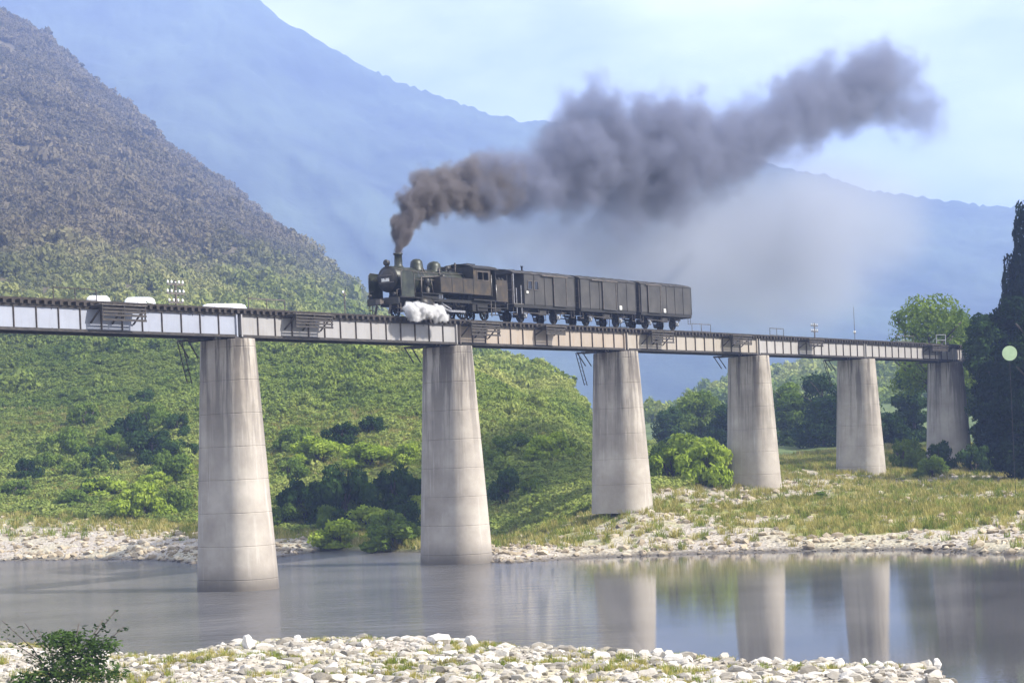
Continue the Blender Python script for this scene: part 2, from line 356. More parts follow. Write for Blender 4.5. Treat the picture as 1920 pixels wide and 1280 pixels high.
def zones(X, Y):
    xp = X/np.maximum(Y, 5)*FPX; yf = EYE*FPX/C_far(xp); yfo = Y_foot(xp); yto = Y_top(xp)
    q = (Y-yf)/np.maximum(yfo-yf, 4)
    right = np.clip((xp+20)/120, 0, 1)
    gravel = np.where(Y < 100, 1.0, np.clip(1.25-q, 0, 1)) 
    patch = fbm(X*.09+40, Y*.16+7)
    gr = np.where(q < .05+.16*patch, .8, np.where(q < 1.05, np.clip(.14+(patch-.42)*3.5*np.clip((xp+50)/300,0,1), 0, .6), 0))
    gravel = np.where(Y < 100, 1.0, gravel*(1-right)+gr*right)
    gravel = np.where((xp > -380) & (xp < -130) & (Y > 100), gravel*.15, gravel)
    gravel = np.where(Y > yfo+12, 0, gravel)
    dry = np.clip(1-(Y-yfo)/35, 0, 1)*np.where(Y > 100, 1, 0)
    brown = np.clip((Y-240)/200, 0, 1)*np.clip((-xp-50)/400, 0, 1)
    return gravel, dry, brown
zn = np.stack([*zones(XX, YY), np.ones_like(XX)], -1).reshape(-1, 4).astype(np.float32)
ca = gme.attributes.new('zone', 'FLOAT_COLOR', 'POINT'); ca.data.foreach_set('color', zn.ravel())
ground = linkobj('ground', gme); tag(ground, 'gravel river banks rising to a green and brown hillside', kind='structure')

# water
def water_mat():
    m, n, o = new_mat('grey_river_water'); p = N(n, 'ShaderNodeBsdfPrincipled', Roughness=.09, IOR=1.3)
    ge = N(n, 'ShaderNodeNewGeometry'); sp = N(n, 'ShaderNodeSeparateXYZ'); n.links.new(ge.outputs['Position'], sp.inputs[0])
    flow = N(n, 'ShaderNodeMapRange'); flow.inputs['From Min'].default_value = 4; flow.inputs['From Max'].default_value = -22
    n.links.new(sp.outputs['X'], flow.inputs['Value'])
    c = ramp(n, noise_tex(n, .12, 4, coord='Position'), [(.35,(.075,.073,.073)), (.65,(.12,.115,.113))])
    foam = ramp(n, noise_tex(n, .9, 6, .7, sc3=(.35,1.6,1), coord='Position'), [(.69,(0,0,0)),(.76,(1,1,1))])
    c = mix(n, math_n(n, 'MULTIPLY', foam, math_n(n, 'MULTIPLY', flow.outputs[0], .5)), c, (.6,.6,.6))
    n.links.new(c, p.inputs['Base Color'])
    n.links.new(math_n(n, 'ADD', math_n(n, 'MULTIPLY', flow.outputs[0], .12), .02), p.inputs['Roughness'])
    w1 = noise_tex(n, .8, 6, .65, sc3=(.45,1.3,1), coord='Position'); w2 = noise_tex(n, 5, 3, .6, sc3=(.8,1.4,1), coord='Position')
    h = math_n(n, 'ADD', math_n(n, 'MULTIPLY', w1, math_n(n, 'ADD', math_n(n,'MULTIPLY', flow.outputs[0], 3.2), .010)), math_n(n, 'MULTIPLY', w2, math_n(n, 'ADD', math_n(n, 'MULTIPLY', flow.outputs[0], .10), .008)))
    n.links.new(bump(n, h, 1.0, .22), p.inputs['Normal']); n.links.new(p.outputs[0], o.inputs[0]); return m
wx = np.linspace(-240, 240, 61); wy = np.linspace(20, 185, 42); WX, WY = np.meshgrid(wx, wy); wi = np.arange(WX.size).reshape(WX.shape)
WF = np.stack([wi[:-1,:-1], wi[:-1,1:], wi[1:,1:], wi[1:,:-1]], -1).reshape(-1, 4)
tag(linkobj('river_water', np_mesh('river_water', np.stack([WX.ravel(), WY.ravel(), WX.ravel()*0], -1), WF, water_mat(), True)), 'smooth grey river water reflecting the concrete piers', kind='structure')

# far blue mountain
MP = [(-700,40),(-300,-20),(0,-40),(200,-55),(380,-45),(440,-28),(480,-2),(530,38),(600,78),(640,102),(700,134),(760,158),(850,188),(920,214),(980,228),(1060,229),(1150,240),(1250,265),(1350,288),(1470,314),(1540,326),(1600,347),(1660,362),(1720,370),(1800,380),(1850,386),(1920,388),(2200,410),(2700,430)]
Cm = curve(MP)
def mountain_mesh():
    t = np.linspace(-.46, .5, 520); v = np.linspace(0, 1, 90); T, Vv = np.meshgrid(t, v); xp = T*FPX
    D = 2800 - 80*np.sin(T*9)
    ztop = EYE - Cm(xp)/FPX*D
    prof = Vv**.8
    Y = D - (1-Vv)*900
    Z = 4 + (ztop-4)*prof
    rid = .2+fbm(T*14+3, Vv*5+T*5, 4)*.6
    Y = Y - (rid-.5)*250*np.sin(np.pi*Vv)**.7*1.0
    X = T*Y
    tree = (fbm(T*420, Vv*60, 3)-.5)
    Z = Z + tree*10*Vv + (rid-.4)*16*np.sin(np.pi*Vv)
    # keep bearing at the crest; add a back slope
    i = np.arange(T.size).reshape(T.shape); Fm = np.stack([i[:-1,:-1], i[:-1,1:], i[1:,1:], i[1:,:-1]], -1).reshape(-1, 4)
    V = np.stack([X, Y, Z], -1).reshape(-1, 3)
    back = np.stack([X[-1]*1.25, Y[-1]+800, X[-1]*0-2], -1); k = len(V); V = np.concatenate([V, back]); m_ = T.shape[1]
    Fb = np.stack([i[-1,:-1], i[-1,1:], k+np.arange(1, m_), k+np.arange(m_-1)], -1)
    return V, np.concatenate([Fm, Fb])
V_, F_ = mountain_mesh()
mm = surf('distant_forest', (.008,.018,.016), (.075,.105,.06), .005, .95, bmp=.6, dist=6, detail=8, coord='Object')
tag(linkobj('mountain', np_mesh('mountain', V_, F_, mm, True)), 'tall blue hazy mountain sloping down to the right', kind='structure')

# ---------------------------------------------------------------- bridge
RAIL = 15.54; GB = 13.9; WT = 15.16
RZ = math.atan2(UD.y, UD.x)                      # local +x runs along the bridge away from the camera, local -y faces the camera
bridge = empty('railway_bridge', (BX, BY, 0), RZ, 'long single track plate girder railway bridge on tall tapered concrete piers', 'bridge')
def stadium(L, t, n=24):
    """oval plan, long axis along local y"""
    r = t/2; h = (L-t)/2; out = []
    for i in range(n+1):
        a = -math.pi + math.pi*i/n; out.append((r*math.cos(a), -h + r*math.sin(a)))
    for i in range(n+1):
        a = math.pi*i/n; out.append((r*math.cos(a), h + r*math.sin(a)))
    return out
def pier_mesh(zb):
    zt = GB - .12; m = MB(); rings = []
    def dims(z):
        g = (zt - z) * .0543*2; return 3.5 + g, 1.8 + g
    zs = [zb]; lifts = [zt-.45-1.82*k for k in range(9) if zt-.45-1.82*k > zb+.4]
    for z in sorted(lifts):
        zs += [z-.03, z-.012, z+.012, z+.03]
    zs.append(zt-.02); zs.append(zt)
    for z in zs:
        L, t = dims(z); q = .018 if any(abs(z-l) < .02 for l in lifts) else 0
        if z == zt: q = .02
        rings.append([(x*(1-2*q/t) , y*(1-2*q/L), z) for x, y in stadium(L, t)])
    n = len(rings[0])
    for a_, b_ in zip(rings[:-1], rings[1:]):
        m.add(a_+b_, [(i, (i+1) % n, n+(i+1) % n, n+i) for i in range(n)], True)
    m.add(rings[-1], [tuple(range(n))]); me = m.me('pier', M['concrete']); 
    return me
bases = {-1: -1.2, 0: -1.2, 1: -.9, 2: 2.2, 3: 3.0, 4: 3.4, 5: 3.9, 6: 4.2}
for k, zb in bases.items():
    p = linkobj('pier', pier_mesh(zb), bridge, (k*SPAN, 0, 0))
    if k == 5: p['label'] = 'dark stained pier beside the trees'
    if k == 0: p['label'] = 'tallest nearest pier standing in the river'
    for x in (-.32, .32):
        for y in (-.85, .85):
            b = MB(); b.box(x-.2, x+.2, y-.26, y+.26, GB-.12, GB-.02); b.box(x-.28, x+.28, y-.34, y+.34, GB-.15, GB-.11); b.build('bearing', M['steel_dark'], p)
    # inspection bracket and ladder on the far side of the pier head
    zt = GB-.12; b = MB()
    for x in (-1.3, -.55):
        b.bar((x, .9, GB-.05), (x, 2.5, GB-.05), .07, .09); b.bar((x, 2.4, GB-.1), (x, 1.78, GB-1.0), .06)
    for y in np.linspace(1.2, 2.4, 4): b.bar((-1.4, y, GB+.02), (-.5, y, GB+.02), .16, .05)
    b.build('inspection_bracket', M['steel_dark'], p)
    if k in (0, 2, 4):
        b = MB()
        for x in (-1.3, -.95):
            b.bar((x, 2.6, GB), (x, 1.95, GB-2.4), .045)
        for f in np.linspace(.05, .95, 8): b.bar((-1.3, 2.6-.65*f, GB-2.4*f), (-.95, 2.6-.65*f, GB-2.4*f), .02)
        b.build('ladder', M['steel_dark'], p)
    b = MB(); b.box(-.95, .95, -1.05, 1.05, GB-.35, GB-.125) ; 
def near_web(L, mat):
    m = MB(); m.box(0, L, -.006, .006, GB+.02, WT); return m.me('web_plate', mat)
def flange(L, mat):
    m = MB(); m.box(0, L, -.17, .17, GB-.02, GB+.015); m.box(0, L, -.10, .10, GB+.015, GB+.13); m.box(0, L, -.14, .14, WT, WT+.022); m.box(0, L, -.09, .09, WT-.09, WT); return m.me('flange', mat)
stm = MB(); stm.box(-.012, .012, -.10, .10, GB+.13, WT-.09); stm.box(-.035, .035, -.022, .022, GB+.13, WT-.09); stiff = stm.me('stiffener', M['steel_mid'])
est = MB(); est.box(-.05, .05, -.13, .13, GB+.015, WT); 
gm_i = {-1: 0, 0: 1, 1: 2, 2: 3, 3: 4, 4: 4, 5: 4}
girder_tops = []
for k in range(-1, 6):
    mat = GM[gm_i[k]]; s0 = k*SPAN+.14; L = SPAN-.28
    if k == -1: pass
    for yy in (-.85, .85):
        g = linkobj('girder', near_web(L, mat), bridge, (s0, yy, 0))
        linkobj('flange', flange(L, M['steel_dark']), g)
        linkobj('end_stiffener', est.me('end_stiffener', mat), g, (.05, 0, 0)); linkobj('end_stiffener', est.me('end_stiffener', mat), g, (L-.05, 0, 0))
        for i in range(1, 14): linkobj('stiffener', stiff, g, (L*i/14, 0, 0))
    b = MB()
    for i in range(7):
        x = s0+.1+(L-.2)*i/6
        b.bar((x, -.84, GB+.2), (x, .84, WT-.2), .08); b.bar((x, -.84, WT-.2), (x, .84, GB+.2), .08)
        if i < 6: b.bar((x, -.84, GB+.12), (x+(L-.2)/6, .84, GB+.12), .08); b.bar((x, -.84, WT-.15), (x+(L-.2)/6, .84, WT-.15), .08)
    b.build('cross_bracing', M['steel_dark'], bridge)
# sleepers, rails, walk plank
slm = MB(); slm.box(-.1, .1, -1.08, 1.08, WT+.024, WT+.225); sl_me = slm.me('sleeper', M['sleeper'])
s = -SPAN+.2; r_ = random.Random(3); ns = 0
while s < 6*SPAN:
    o = linkobj('sleeper', sl_me, bridge, (s, r_.uniform(-.05, .05), 0)); o.rotation_euler.z = r_.uniform(-.012, .012); s += .50; ns += 1
for yy in (-.545, .545):
    b = MB(); x0, x1 = -SPAN, 6*SPAN
    b.box(x0, x1, yy-.055, yy+.055, WT+.226, WT+.245); b.box(x0, x1, yy-.009, yy+.009, WT+.245, WT+.34); b.box(x0, x1, yy-.033, yy+.033, WT+.34, RAIL); b.build('rail', M['rail'], bridge)
for yy in (-.98, .98):
    MB().box(-SPAN, 6*SPAN, yy-.07, yy+.07, WT+.228, WT+.33).build('guard_timber', M['sleeper'], bridge)
for i in range(48):
    x0 = -SPAN + i*2.9
    if x0 > 6*SPAN-3: break
    o = MB().box(.02, 2.88, -.16, .16, 0, .05).build('walk_plank', M['plank'], bridge, (x0, r_.uniform(-.02, .02), WT+.228)); 
# refuge platforms on the near side and handrails on the far side
def refuge(s0, L, drop=.85, far=True, mat='steel_dark'):
    rf = empty('refuge_platform', (s0, 0, 0), parent=bridge)
    b = MB(); zt = WT+.1
    n = max(2, int(L/1.4)+1)
    for i in range(n):
        x = L*i/(n-1)
        b.bar((x, -.86, zt-.1), (x, -1.85, zt-.1), .08, .1); b.bar((x, -1.8, zt-.1), (x, -.9, zt-drop), .07); b.bar((x, -1.8, zt-drop+.1), (x, -1.8, zt+.05), .06)
    b.build('bracket', M['steel_dark'], rf)
    for j, y in enumerate((-1.15, -1.38, -1.61, -1.8)):
        MB().box(-.1, L+.1, y-.1, y+.1, zt-.045, zt).build('deck_board', M['plank'], rf)
    for z in (zt-.2, zt-.37, zt-.54, zt-drop+.12):
        MB().box(-.05, L+.05, -1.86, -1.83, z-.055, z+.055).build('side_rail', M[mat], rf)
    if far:
        b = MB()
        for i in range(n):
            x = L*i/(n-1); b.bar((x, .86, zt-.1), (x, 1.85, zt-.1), .08, .1); b.bar((x, 1.8, zt-.1), (x, .9, zt-drop), .07)
        b.box(-.1, L+.1, 1.1, 1.85, zt-.045, zt); b.build('far_deck', M['plank'], rf)
        b = MB()
        for x in (0, L/2, L): b.bar((x, 1.82, zt), (x, 1.82, zt+1.15), .04)
        b.bar((0, 1.82, zt+1.15), (L, 1.82, zt+1.15), .06); b.bar((0, 1.82, zt+.6), (L, 1.82, zt+.6), .03); b.build('handrail', M['steel_mid'] if s0 > 0 else M['steel_dark'], rf)
for pa, pb, py, dr in ((192, 272, 590, .9), (555, 622, 600, .85), (884, 936, 612, .9), (1024, 1058, 612, .55), (1222, 1262, 625, .9), (1374, 1408, 632, .8), (1517, 1542, 640, .7), (1748, 1780, 652, .6)):
    s0 = s_at(pa, py, 1.8)[0]; s1 = s_at(pb, py, 1.8)[0]; refuge(s0, s1-s0, dr, far=pa not in (1024,))
b = MB(); s0 = s_at(1640, 648, 1.2)[0]; 
# line poles bolted to the far side of the bridge
def line_pole(s, h, arms, label, thin=.045, yoff=1.55, mat='gal'):
    loc = bridge.matrix_world @ Vector((0, 0, 0)) if False else Vector((BX, BY, 0)) + UD*s - VD*yoff
    t = empty('line_pole', (loc.x, loc.y, WT), RZ, label, 'line pole', 'line poles along the far side of the bridge')
    m = MB(); m.bar((0, 0, -.4), (0, 0, h), thin*2); m.bar((0, -.6, 0), (0, .05, 0), .1); m.build('post', M['steel_mid'], t)
    for z, w, n in arms:
        a = MB(); a.bar((-w, 0, z), (w, 0, z), .07, .09); ao = a.build('cross_arm', M['plank'], t)
        for i in range(n):
            x = -w*.9 + 1.8*w*i/max(n-1, 1)
            q = MB(); q.lathe([(z+.05, .02), (z+.08, .05), (z+.14, .06), (z+.16, .04), (z+.20, .045), (z+.22, .02)], 'z', (x, 0, 0), 8); q.build('insulator', M['insul'], ao)
s_a = s_at(329, 540, -1.55)[0]
line_pole(s_a, 2.0, [(1.75, .62, 5), (1.25, .66, 5), (.75, .55, 4)], 'short line pole with three arms of white insulators left of the first pier')
s_b = s_at(1527, 612, -1.55)[0]
line_pole(s_b, 1.9, [(1.65, .62, 4), (1.15, .6, 4)], 'short line pole with two insulator arms right of the freight train')
line_pole(s_at(646, 560, -1.55)[0], 2.0, [(1.8, .12, 1)], 'thin bare line pole just in front of the locomotive', .025)
line_pole(s_at(1601, 590, -1.55)[0], 3.6, [(1.2, .15, 2)], 'tall thin line pole near the right end of the bridge', .02)
# small pale gate frame at the far end
gs = s_at(1760, 645, 1.0)[0]; gl = Vector((BX, BY, 0)) + UD*gs + VD*1.25
b = MB(); 
for x in (-.45, .45): b.bar((x, 0, 0), (x, 0, 1.0), .06)
for z in (.45, .97): b.bar((-.45, 0, z), (.45, 0, z), .06)
gf = b.build('gate_hoop', M['gal'], None, (gl.x, gl.y, WT+.2)); gf.rotation_euler.z = 0.1
tag(gf, 'small pale metal frame on the bridge end against the light green tree', 'frame')

# ---------------------------------------------------------------- train
def train_root(name, s, label, cat, group=None):
    l = Vector((BX, BY, 0)) + UD*s; return empty(name, (l.x, l.y, RAIL), RZ, label, cat, group)
M['loco'] = surf('sooty_locomotive_black', (.010,.010,.009), (.022,.020,.016), 2.5, .5, .2, bmp=.2, c3=(.04,.033,.02))
M['boiler'] = surf('green_tinged_black_boiler', (.010,.012,.009), (.022,.026,.016), 2, .45, .2, bmp=.15, c3=(.042,.046,.028))
M['tank'] = surf('rusty_brown_tank_side', (.016,.014,.011), (.036,.027,.017), 1.6, .6, .1, bmp=.2, c3=(.075,.05,.022))
M['black'] = surf('matt_black', (.006,.006,.006), (.014,.013,.012), 3, .8, bmp=0)
M['rod'] = surf('bright_worn_steel', (.22,.21,.2), (.42,.4,.38), 8, .35, .7)
M['glass'] = surf('dark_window_glass', (.01,.011,.013), (.02,.022,.025), 1, .08, bmp=0)
M['white'] = surf('dirty_white_paint', (.5,.5,.47), (.72,.71,.68), 9, .7, bmp=0)
M['wagon'] = surf('weathered_grey_wagon_paint', (.026,.025,.025), (.042,.040,.039), .9, .75, c3=(.06,.057,.055), bmp=.3)
M['wagon_roof'] = surf('sooty_wagon_roof', (.02,.019,.019), (.035,.033,.032), 1.2, .8, c3=(.055,.052,.05))
M['wagon_brown'] = surf('brown_grey_wagon_paint', (.024,.023,.022), (.038,.036,.035), .9, .75, c3=(.055,.052,.05), bmp=.3)

loco_s = 13.15
LO = train_root('steam_locomotive', loco_s, 'black tank steam locomotive with two domes pulling the train across the bridge', 'locomotive')
def part(name, mb, mat, parent=None): return mb.build(name, mat, parent or LO)
def wheel(name, x, r, sides, parent, spokes, mat, rod=False):
    for sgn in sides:
        y = .555*sgn; m = MB()
        m.lathe([(y-.06, r-.02), (y-.06, r+.02), (y+.06, r), (y+.06, r-.09), (y-.06, r-.09)], 'y', (x, 0, r), 24, False)
        w = m.build(name, mat, parent)
        m = MB(); m.lathe([(y-.09, .001), (y-.09, .13), (y+.05, .13), (y+.05, .001)], 'y', (x, 0, r), 12, False)
        for i in range(spokes):
            a = 2*math.pi*i/spokes+.2; m.bar((x+.1*math.cos(a), y-.01, r+.1*math.sin(a)), (x+(r-.06)*math.cos(a), y-.01, r+(r-.06)*math.sin(a)), .05, .06)
        m.build('spokes', mat, w)
# frames
part('main_frame', MB().box(.7, 10.9, -.42, .42, .62, 1.12).box(.6, 11.0, -.48, -.44, .75, 1.1).box(.6, 11.0, .44, .48, .75, 1.1), M['black'])
part('buffer_beam', MB().box(.42, .56, -1.25, 1.25, .72, 1.12), M['loco'])
part('rear_beam', MB().box(11.0, 11.12, -1.25, 1.25, .72, 1.12), M['loco'])
part('coupler', MB().box(0, .42, -.11, .11, .78, .98).box(-.05, .12, -.17, .17, .73, 1.03), M['steel_mid'])
st = MB()
for y in (-1.12, 1.12):
    st.bar((.50, y, .72), (.50, y, .15), .04, .05); st.bar((.50, y-.22, .72), (.50, y-.22, .15), .04, .05)
    for z in (.17, .42): st.box(.36, .62, y-.26, y+.04, z, z+.03)
    st.tube([(.46, y, 1.1), (.46, y, 1.55), (.9, y, 1.65)], .02, 6)
part('front_steps', st, M['steel_mid'])
g = MB(); g.bar((.5, -.55, .7), (.3, -.55, .14), .05, .16); g.bar((.5, .55, .7), (.3, .55, .14), .05, .16); part('guard_irons', g, M['steel_mid'])
lt = MB(); lt.lathe([(.28, .09), (.42, .11), (.46, .11)], 'x', (0, -.98, 1.32), 12); part('marker_lamp', lt, M['loco'])
lt = MB(); lt.lathe([(.28, .09), (.42, .11), (.46, .11)], 'x', (0, .98, 1.32), 12); part('marker_lamp', lt, M['loco'])
# running boards
part('running_board', MB().box(.56, 2.05, -1.3, 1.3, 1.10, 1.15).box(2.05, 4.0, -1.33, -.55, 1.42, 1.47).box(2.05, 4.0, .55, 1.33, 1.42, 1.47).box(2.0, 2.05, -1.33, 1.33, 1.1, 1.47), M['loco'])
BZ = 2.32
part('smokebox', MB().lathe([(.98, .80), (1.0, .82), (2.4, .82), (2.42, .80)], 'x', (0, 0, BZ), 36), M['boiler'])
d = MB(); d.lathe([(.98, .80), (.96, .80), (.955, .64), (.90, .60), (.83, .45), (.79, .25), (.775, .02)], 'x', (0, 0, BZ), 32, False)
door = part('smokebox_door', d, M['loco'])
h = MB(); h.bar((.80, -.62, BZ+.22), (.80, .55, BZ+.22), .03, .07); h.bar((.80, -.62, BZ-.22), (.80, .55, BZ-.22), .03, .07); h.lathe([(.70, .03), (.80, .09)], 'x', (0, 0, BZ), 10); h.build('door_hinges', M['steel_mid'], door)
q = MB().box(.735, .765, -.30, .30, BZ-.17, BZ+.03); q.build('blank_plate', M['white'], door)
part('smokebox_saddle', MB().box(1.2, 2.3, -.62, .62, 1.1, BZ-.6), M['black'])
part('boiler_barrel', MB().lathe([(2.42, .77), (7.35, .77)], 'x', (0, 0, BZ), 36), M['boiler'])
for x in (2.75, 4.15, 5.9): part('boiler_band', MB().lathe([(x, .782), (x+.06, .782)], 'x', (0, 0, BZ), 36), M['loco'])
CX = 1.47
part('chimney', MB().lathe([(BZ+.72, .42), (BZ+.82, .30), (BZ+.92, .255), (3.86, .235), (3.88, .29), (3.95, .30), (3.96, .22)], 'z', (CX, 0, 0), 24), M['boiler'])
part('headlight', MB().lathe([(.80, .14), (.83, .19), (1.05, .19), (1.12, .10)], 'x', (0, 0, 3.32), 18).box(.86, 1.05, -.07, .07, 3.06, 3.2), M['loco'])
part('sand_dome', MB().lathe([(BZ+.66, .50), (BZ+.80, .42), (BZ+1.05, .40), (BZ+1.25, .36), (BZ+1.37, .22), (BZ+1.41, .03)], 'z', (3.25, 0, 0), 24), M['boiler'])
part('steam_dome', MB().lathe([(BZ+.66, .52), (BZ+.80, .46), (BZ+1.0, .45), (BZ+1.18, .40), (BZ+1.30, .26), (BZ+1.35, .03)], 'z', (5.0, 0, 0), 24), M['boiler'])
pp = MB()
pp.tube([(3.2, -.42, BZ+.8), (3.1, -.8, BZ+.1), (3.2, -.9, 1.45)], .03, 6); pp.tube([(3.35, -.42, BZ+.8), (3.6, -.82, BZ+.1), (3.7, -.9, 1.45)], .03, 6)
pp.tube([(4.9, -.46, BZ+.9), (4.6, -.8, BZ+.3), (2.6, -.86, BZ+.15), (2.5, -.9, 1.45)], .045, 8); pp.tube([(1.0, -.86, BZ-.05), (7.3, -.9, BZ+.08)], .02, 6)
pp.tube([(.9, -.6, BZ+.62), (1.6, -.75, BZ+.5), (4.0, -.75, BZ+.5), (7.3, -.6, BZ+.6)], .018, 6)
part('side_pipes', pp, M['steel_mid'])
part('air_pump', MB().lathe([(1.47, .16), (1.8, .17), (1.82, .09), (1.95, .09), (1.97, .18), (2.35, .18), (2.4, .1)], 'z', (2.95, -1.02, 0), 14), M['loco'])
part('air_reservoir', MB().lathe([(2.2, .02), (2.22, .19), (3.9, .19), (3.92, .02)], 'x', (0, -.98, 1.22), 16), M['black'])
part('safety_valves', MB().lathe([(BZ+.74, .12), (BZ+1.02, .08), (BZ+1.06, .1)], 'z', (6.05, -.12, 0), 10).lathe([(BZ+.74, .12), (BZ+1.02, .08), (BZ+1.06, .1)], 'z', (6.05, .16, 0), 10), M['loco'])
part('turbo_generator', MB().lathe([(6.35, .05), (6.38, .17), (6.7, .19), (6.75, .08)], 'x', (0, .1, BZ+.98), 12).box(6.4, 6.7, -.1, .3, BZ+.7, BZ+.85), M['loco'])
w_ = MB(); w_.tube([(6.95, -.2, BZ+.6), (6.95, -.2, BZ+1.12)], .035, 6); w_.lathe([(BZ+1.12, .06), (BZ+1.34, .06)], 'z', (6.95, -.2, 0), 8); w_.tube([(6.5, .1, BZ+1.1), (6.9, .3, BZ+1.2), (7.3, .3, BZ+1.25)], .03, 6); w_.tube([(6.1, .3, BZ+.9), (7.3, .5, BZ+1.0)], .03, 6)
part('whistle', w_, M['steel_mid'])
# side tanks, cab, bunker
for sg in (-1, 1):
    y0, y1 = sorted((.80*sg, 1.33*sg))
    t_ = MB().box(3.9, 7.36, y0, y1, 1.55, 2.55); tk = part('side_tank', t_, M['tank'])
    rv = MB()
    for x in (3.93, 5.1, 6.25, 7.33): rv.box(x-.025, x+.025, min(1.333*sg, 1.345*sg), max(1.333*sg, 1.345*sg), 1.56, 2.54)
    rv.box(3.9, 7.36, min(1.333*sg, 1.342*sg), max(1.333*sg, 1.342*sg), 1.56, 1.60); rv.box(3.9, 7.36, min(1.333*sg, 1.342*sg), max(1.333*sg, 1.342*sg), 2.49, 2.53)
    rv.build('rivet_strips', M['loco'], tk)
    MB().lathe([(2.55, .18), (2.68, .18), (2.7, .12)], 'z', (4.5, 1.06*sg, 0), 12).build('filler_cap', M['loco'], tk)
    # cab side with a real window opening
    ya, yb = sorted((1.30*sg, 1.335*sg)); cx0, cx1, wx0, wx1, wz0, wz1 = 7.365, 9.2, 7.75, 8.95, 2.50, 3.05
    cs = MB().box(cx0, cx1, ya, yb, 1.55, wz0).box(cx0, cx1, ya, yb, wz1, 3.32).box(cx0, wx0, ya, yb, wz0, wz1).box(wx1, cx1, ya, yb, wz0, wz1)
    c_ = part('cab_side', cs, M['tank'])
    fr = MB(); yo = (1.345*sg)
    for a, b_ in (((wx0, yo, wz0), (wx1, yo, wz0)), ((wx0, yo, wz1), (wx1, yo, wz1)), ((wx0, yo, wz0), (wx0, yo, wz1)), ((wx1, yo, wz0), (wx1, yo, wz1)), (((wx0+wx1)/2, yo, wz0), ((wx0+wx1)/2, yo, wz1))): fr.bar(a, b_, .05, .04)
    fr.build('window_frame', M['steel_mid'], c_)
    hr = MB(); hr.tube([(9.24, 1.37*sg, 1.5), (9.24, 1.37*sg, 2.9)], .02, 6); hr.tube([(9.72, 1.37*sg, 1.2), (9.72, 1.37*sg, 2.3)], .02, 6); hr.build('handrail', M['rod'], c_)
    stp = MB(); stp.bar((9.25, 1.25*sg, 1.2), (9.25, 1.25*sg, .3), .04, .05); stp.bar((9.7, 1.25*sg, 1.2), (9.7, 1.25*sg, .3), .04, .05)
    for z in (.32, .75): stp.box(9.22, 9.73, min(1.1*sg, 1.3*sg), max(1.1*sg, 1.3*sg), z, z+.03)
    part('cab_steps', stp, M['steel_mid'])
part('cab_front', MB().box(7.37, 7.41, -1.30, 1.30, 2.55, 3.4).box(7.37, 7.41, -.8, .8, 1.5, 2.55), M['loco'])
part('backhead', MB().box(7.42, 7.8, -.75, .75, 1.2, 2.9), M['black'])
rf_ = MB(); pr = [(-1.45, 3.28), (-1.2, 3.42), (-.7, 3.55), (0, 3.61), (.7, 3.55), (1.2, 3.42), (1.45, 3.28)]
x0, x1 = 7.15, 9.95; vs = [(x0, y, z) for y, z in pr]+[(x1, y, z) for y, z in pr]+[(x0, y, z-.05) for y, z in pr]+[(x1, y, z-.05) for y, z in pr]; n_ = len(pr)
fs = [(i, i+1, n_+i+1, n_+i) for i in range(n_-1)]+[(2*n_+i, 3*n_+i, 3*n_+i+1, 2*n_+i+1) for i in range(n_-1)]+[(i, 2*n_+i, 2*n_+i+1, i+1) for i in range(n_-1)]+[(n_+i, n_+i+1, 3*n_+i+1, 3*n_+i) for i in range(n_-1)]+[(0, n_, 3*n_, 2*n_), (n_-1, 3*n_-1, 4*n_-1, 2*n_-1)]
part('cab_roof', rf_.add(vs, fs), M['loco'])
part('roof_vent', MB().box(8.0, 8.9, -.35, .35, 3.57, 3.68), M['loco'])
part('cab_floor', MB().box(7.4, 9.8, -1.28, 1.28, 1.2, 1.28), M['black'])
part('cab_rear', MB().box(9.76, 9.8, -1.30, 1.30, 2.2, 3.4), M['loco'])
bk = MB().box(9.8, 11.05, -1.33, 1.33, 1.2, 2.45); bk.box(9.85, 11.0, -1.30, 1.30, 2.45, 2.62); part('coal_bunker', bk, M['tank'])
cl = MB()
for i in range(60):
    x, y, r = rnd.uniform(9.95, 10.9), rnd.uniform(-1.1, 1.1), rnd.uniform(.08, .17); cl.lathe([(-r, .02), (-r*.4, r), (r*.5, r*.8), (r, .02)], 'z', (x, y, 2.62+.35*(1-abs(y)/1.3)*rnd.random()), 5)
part('coal', cl, M['black'])['kind'] = 'stuff'
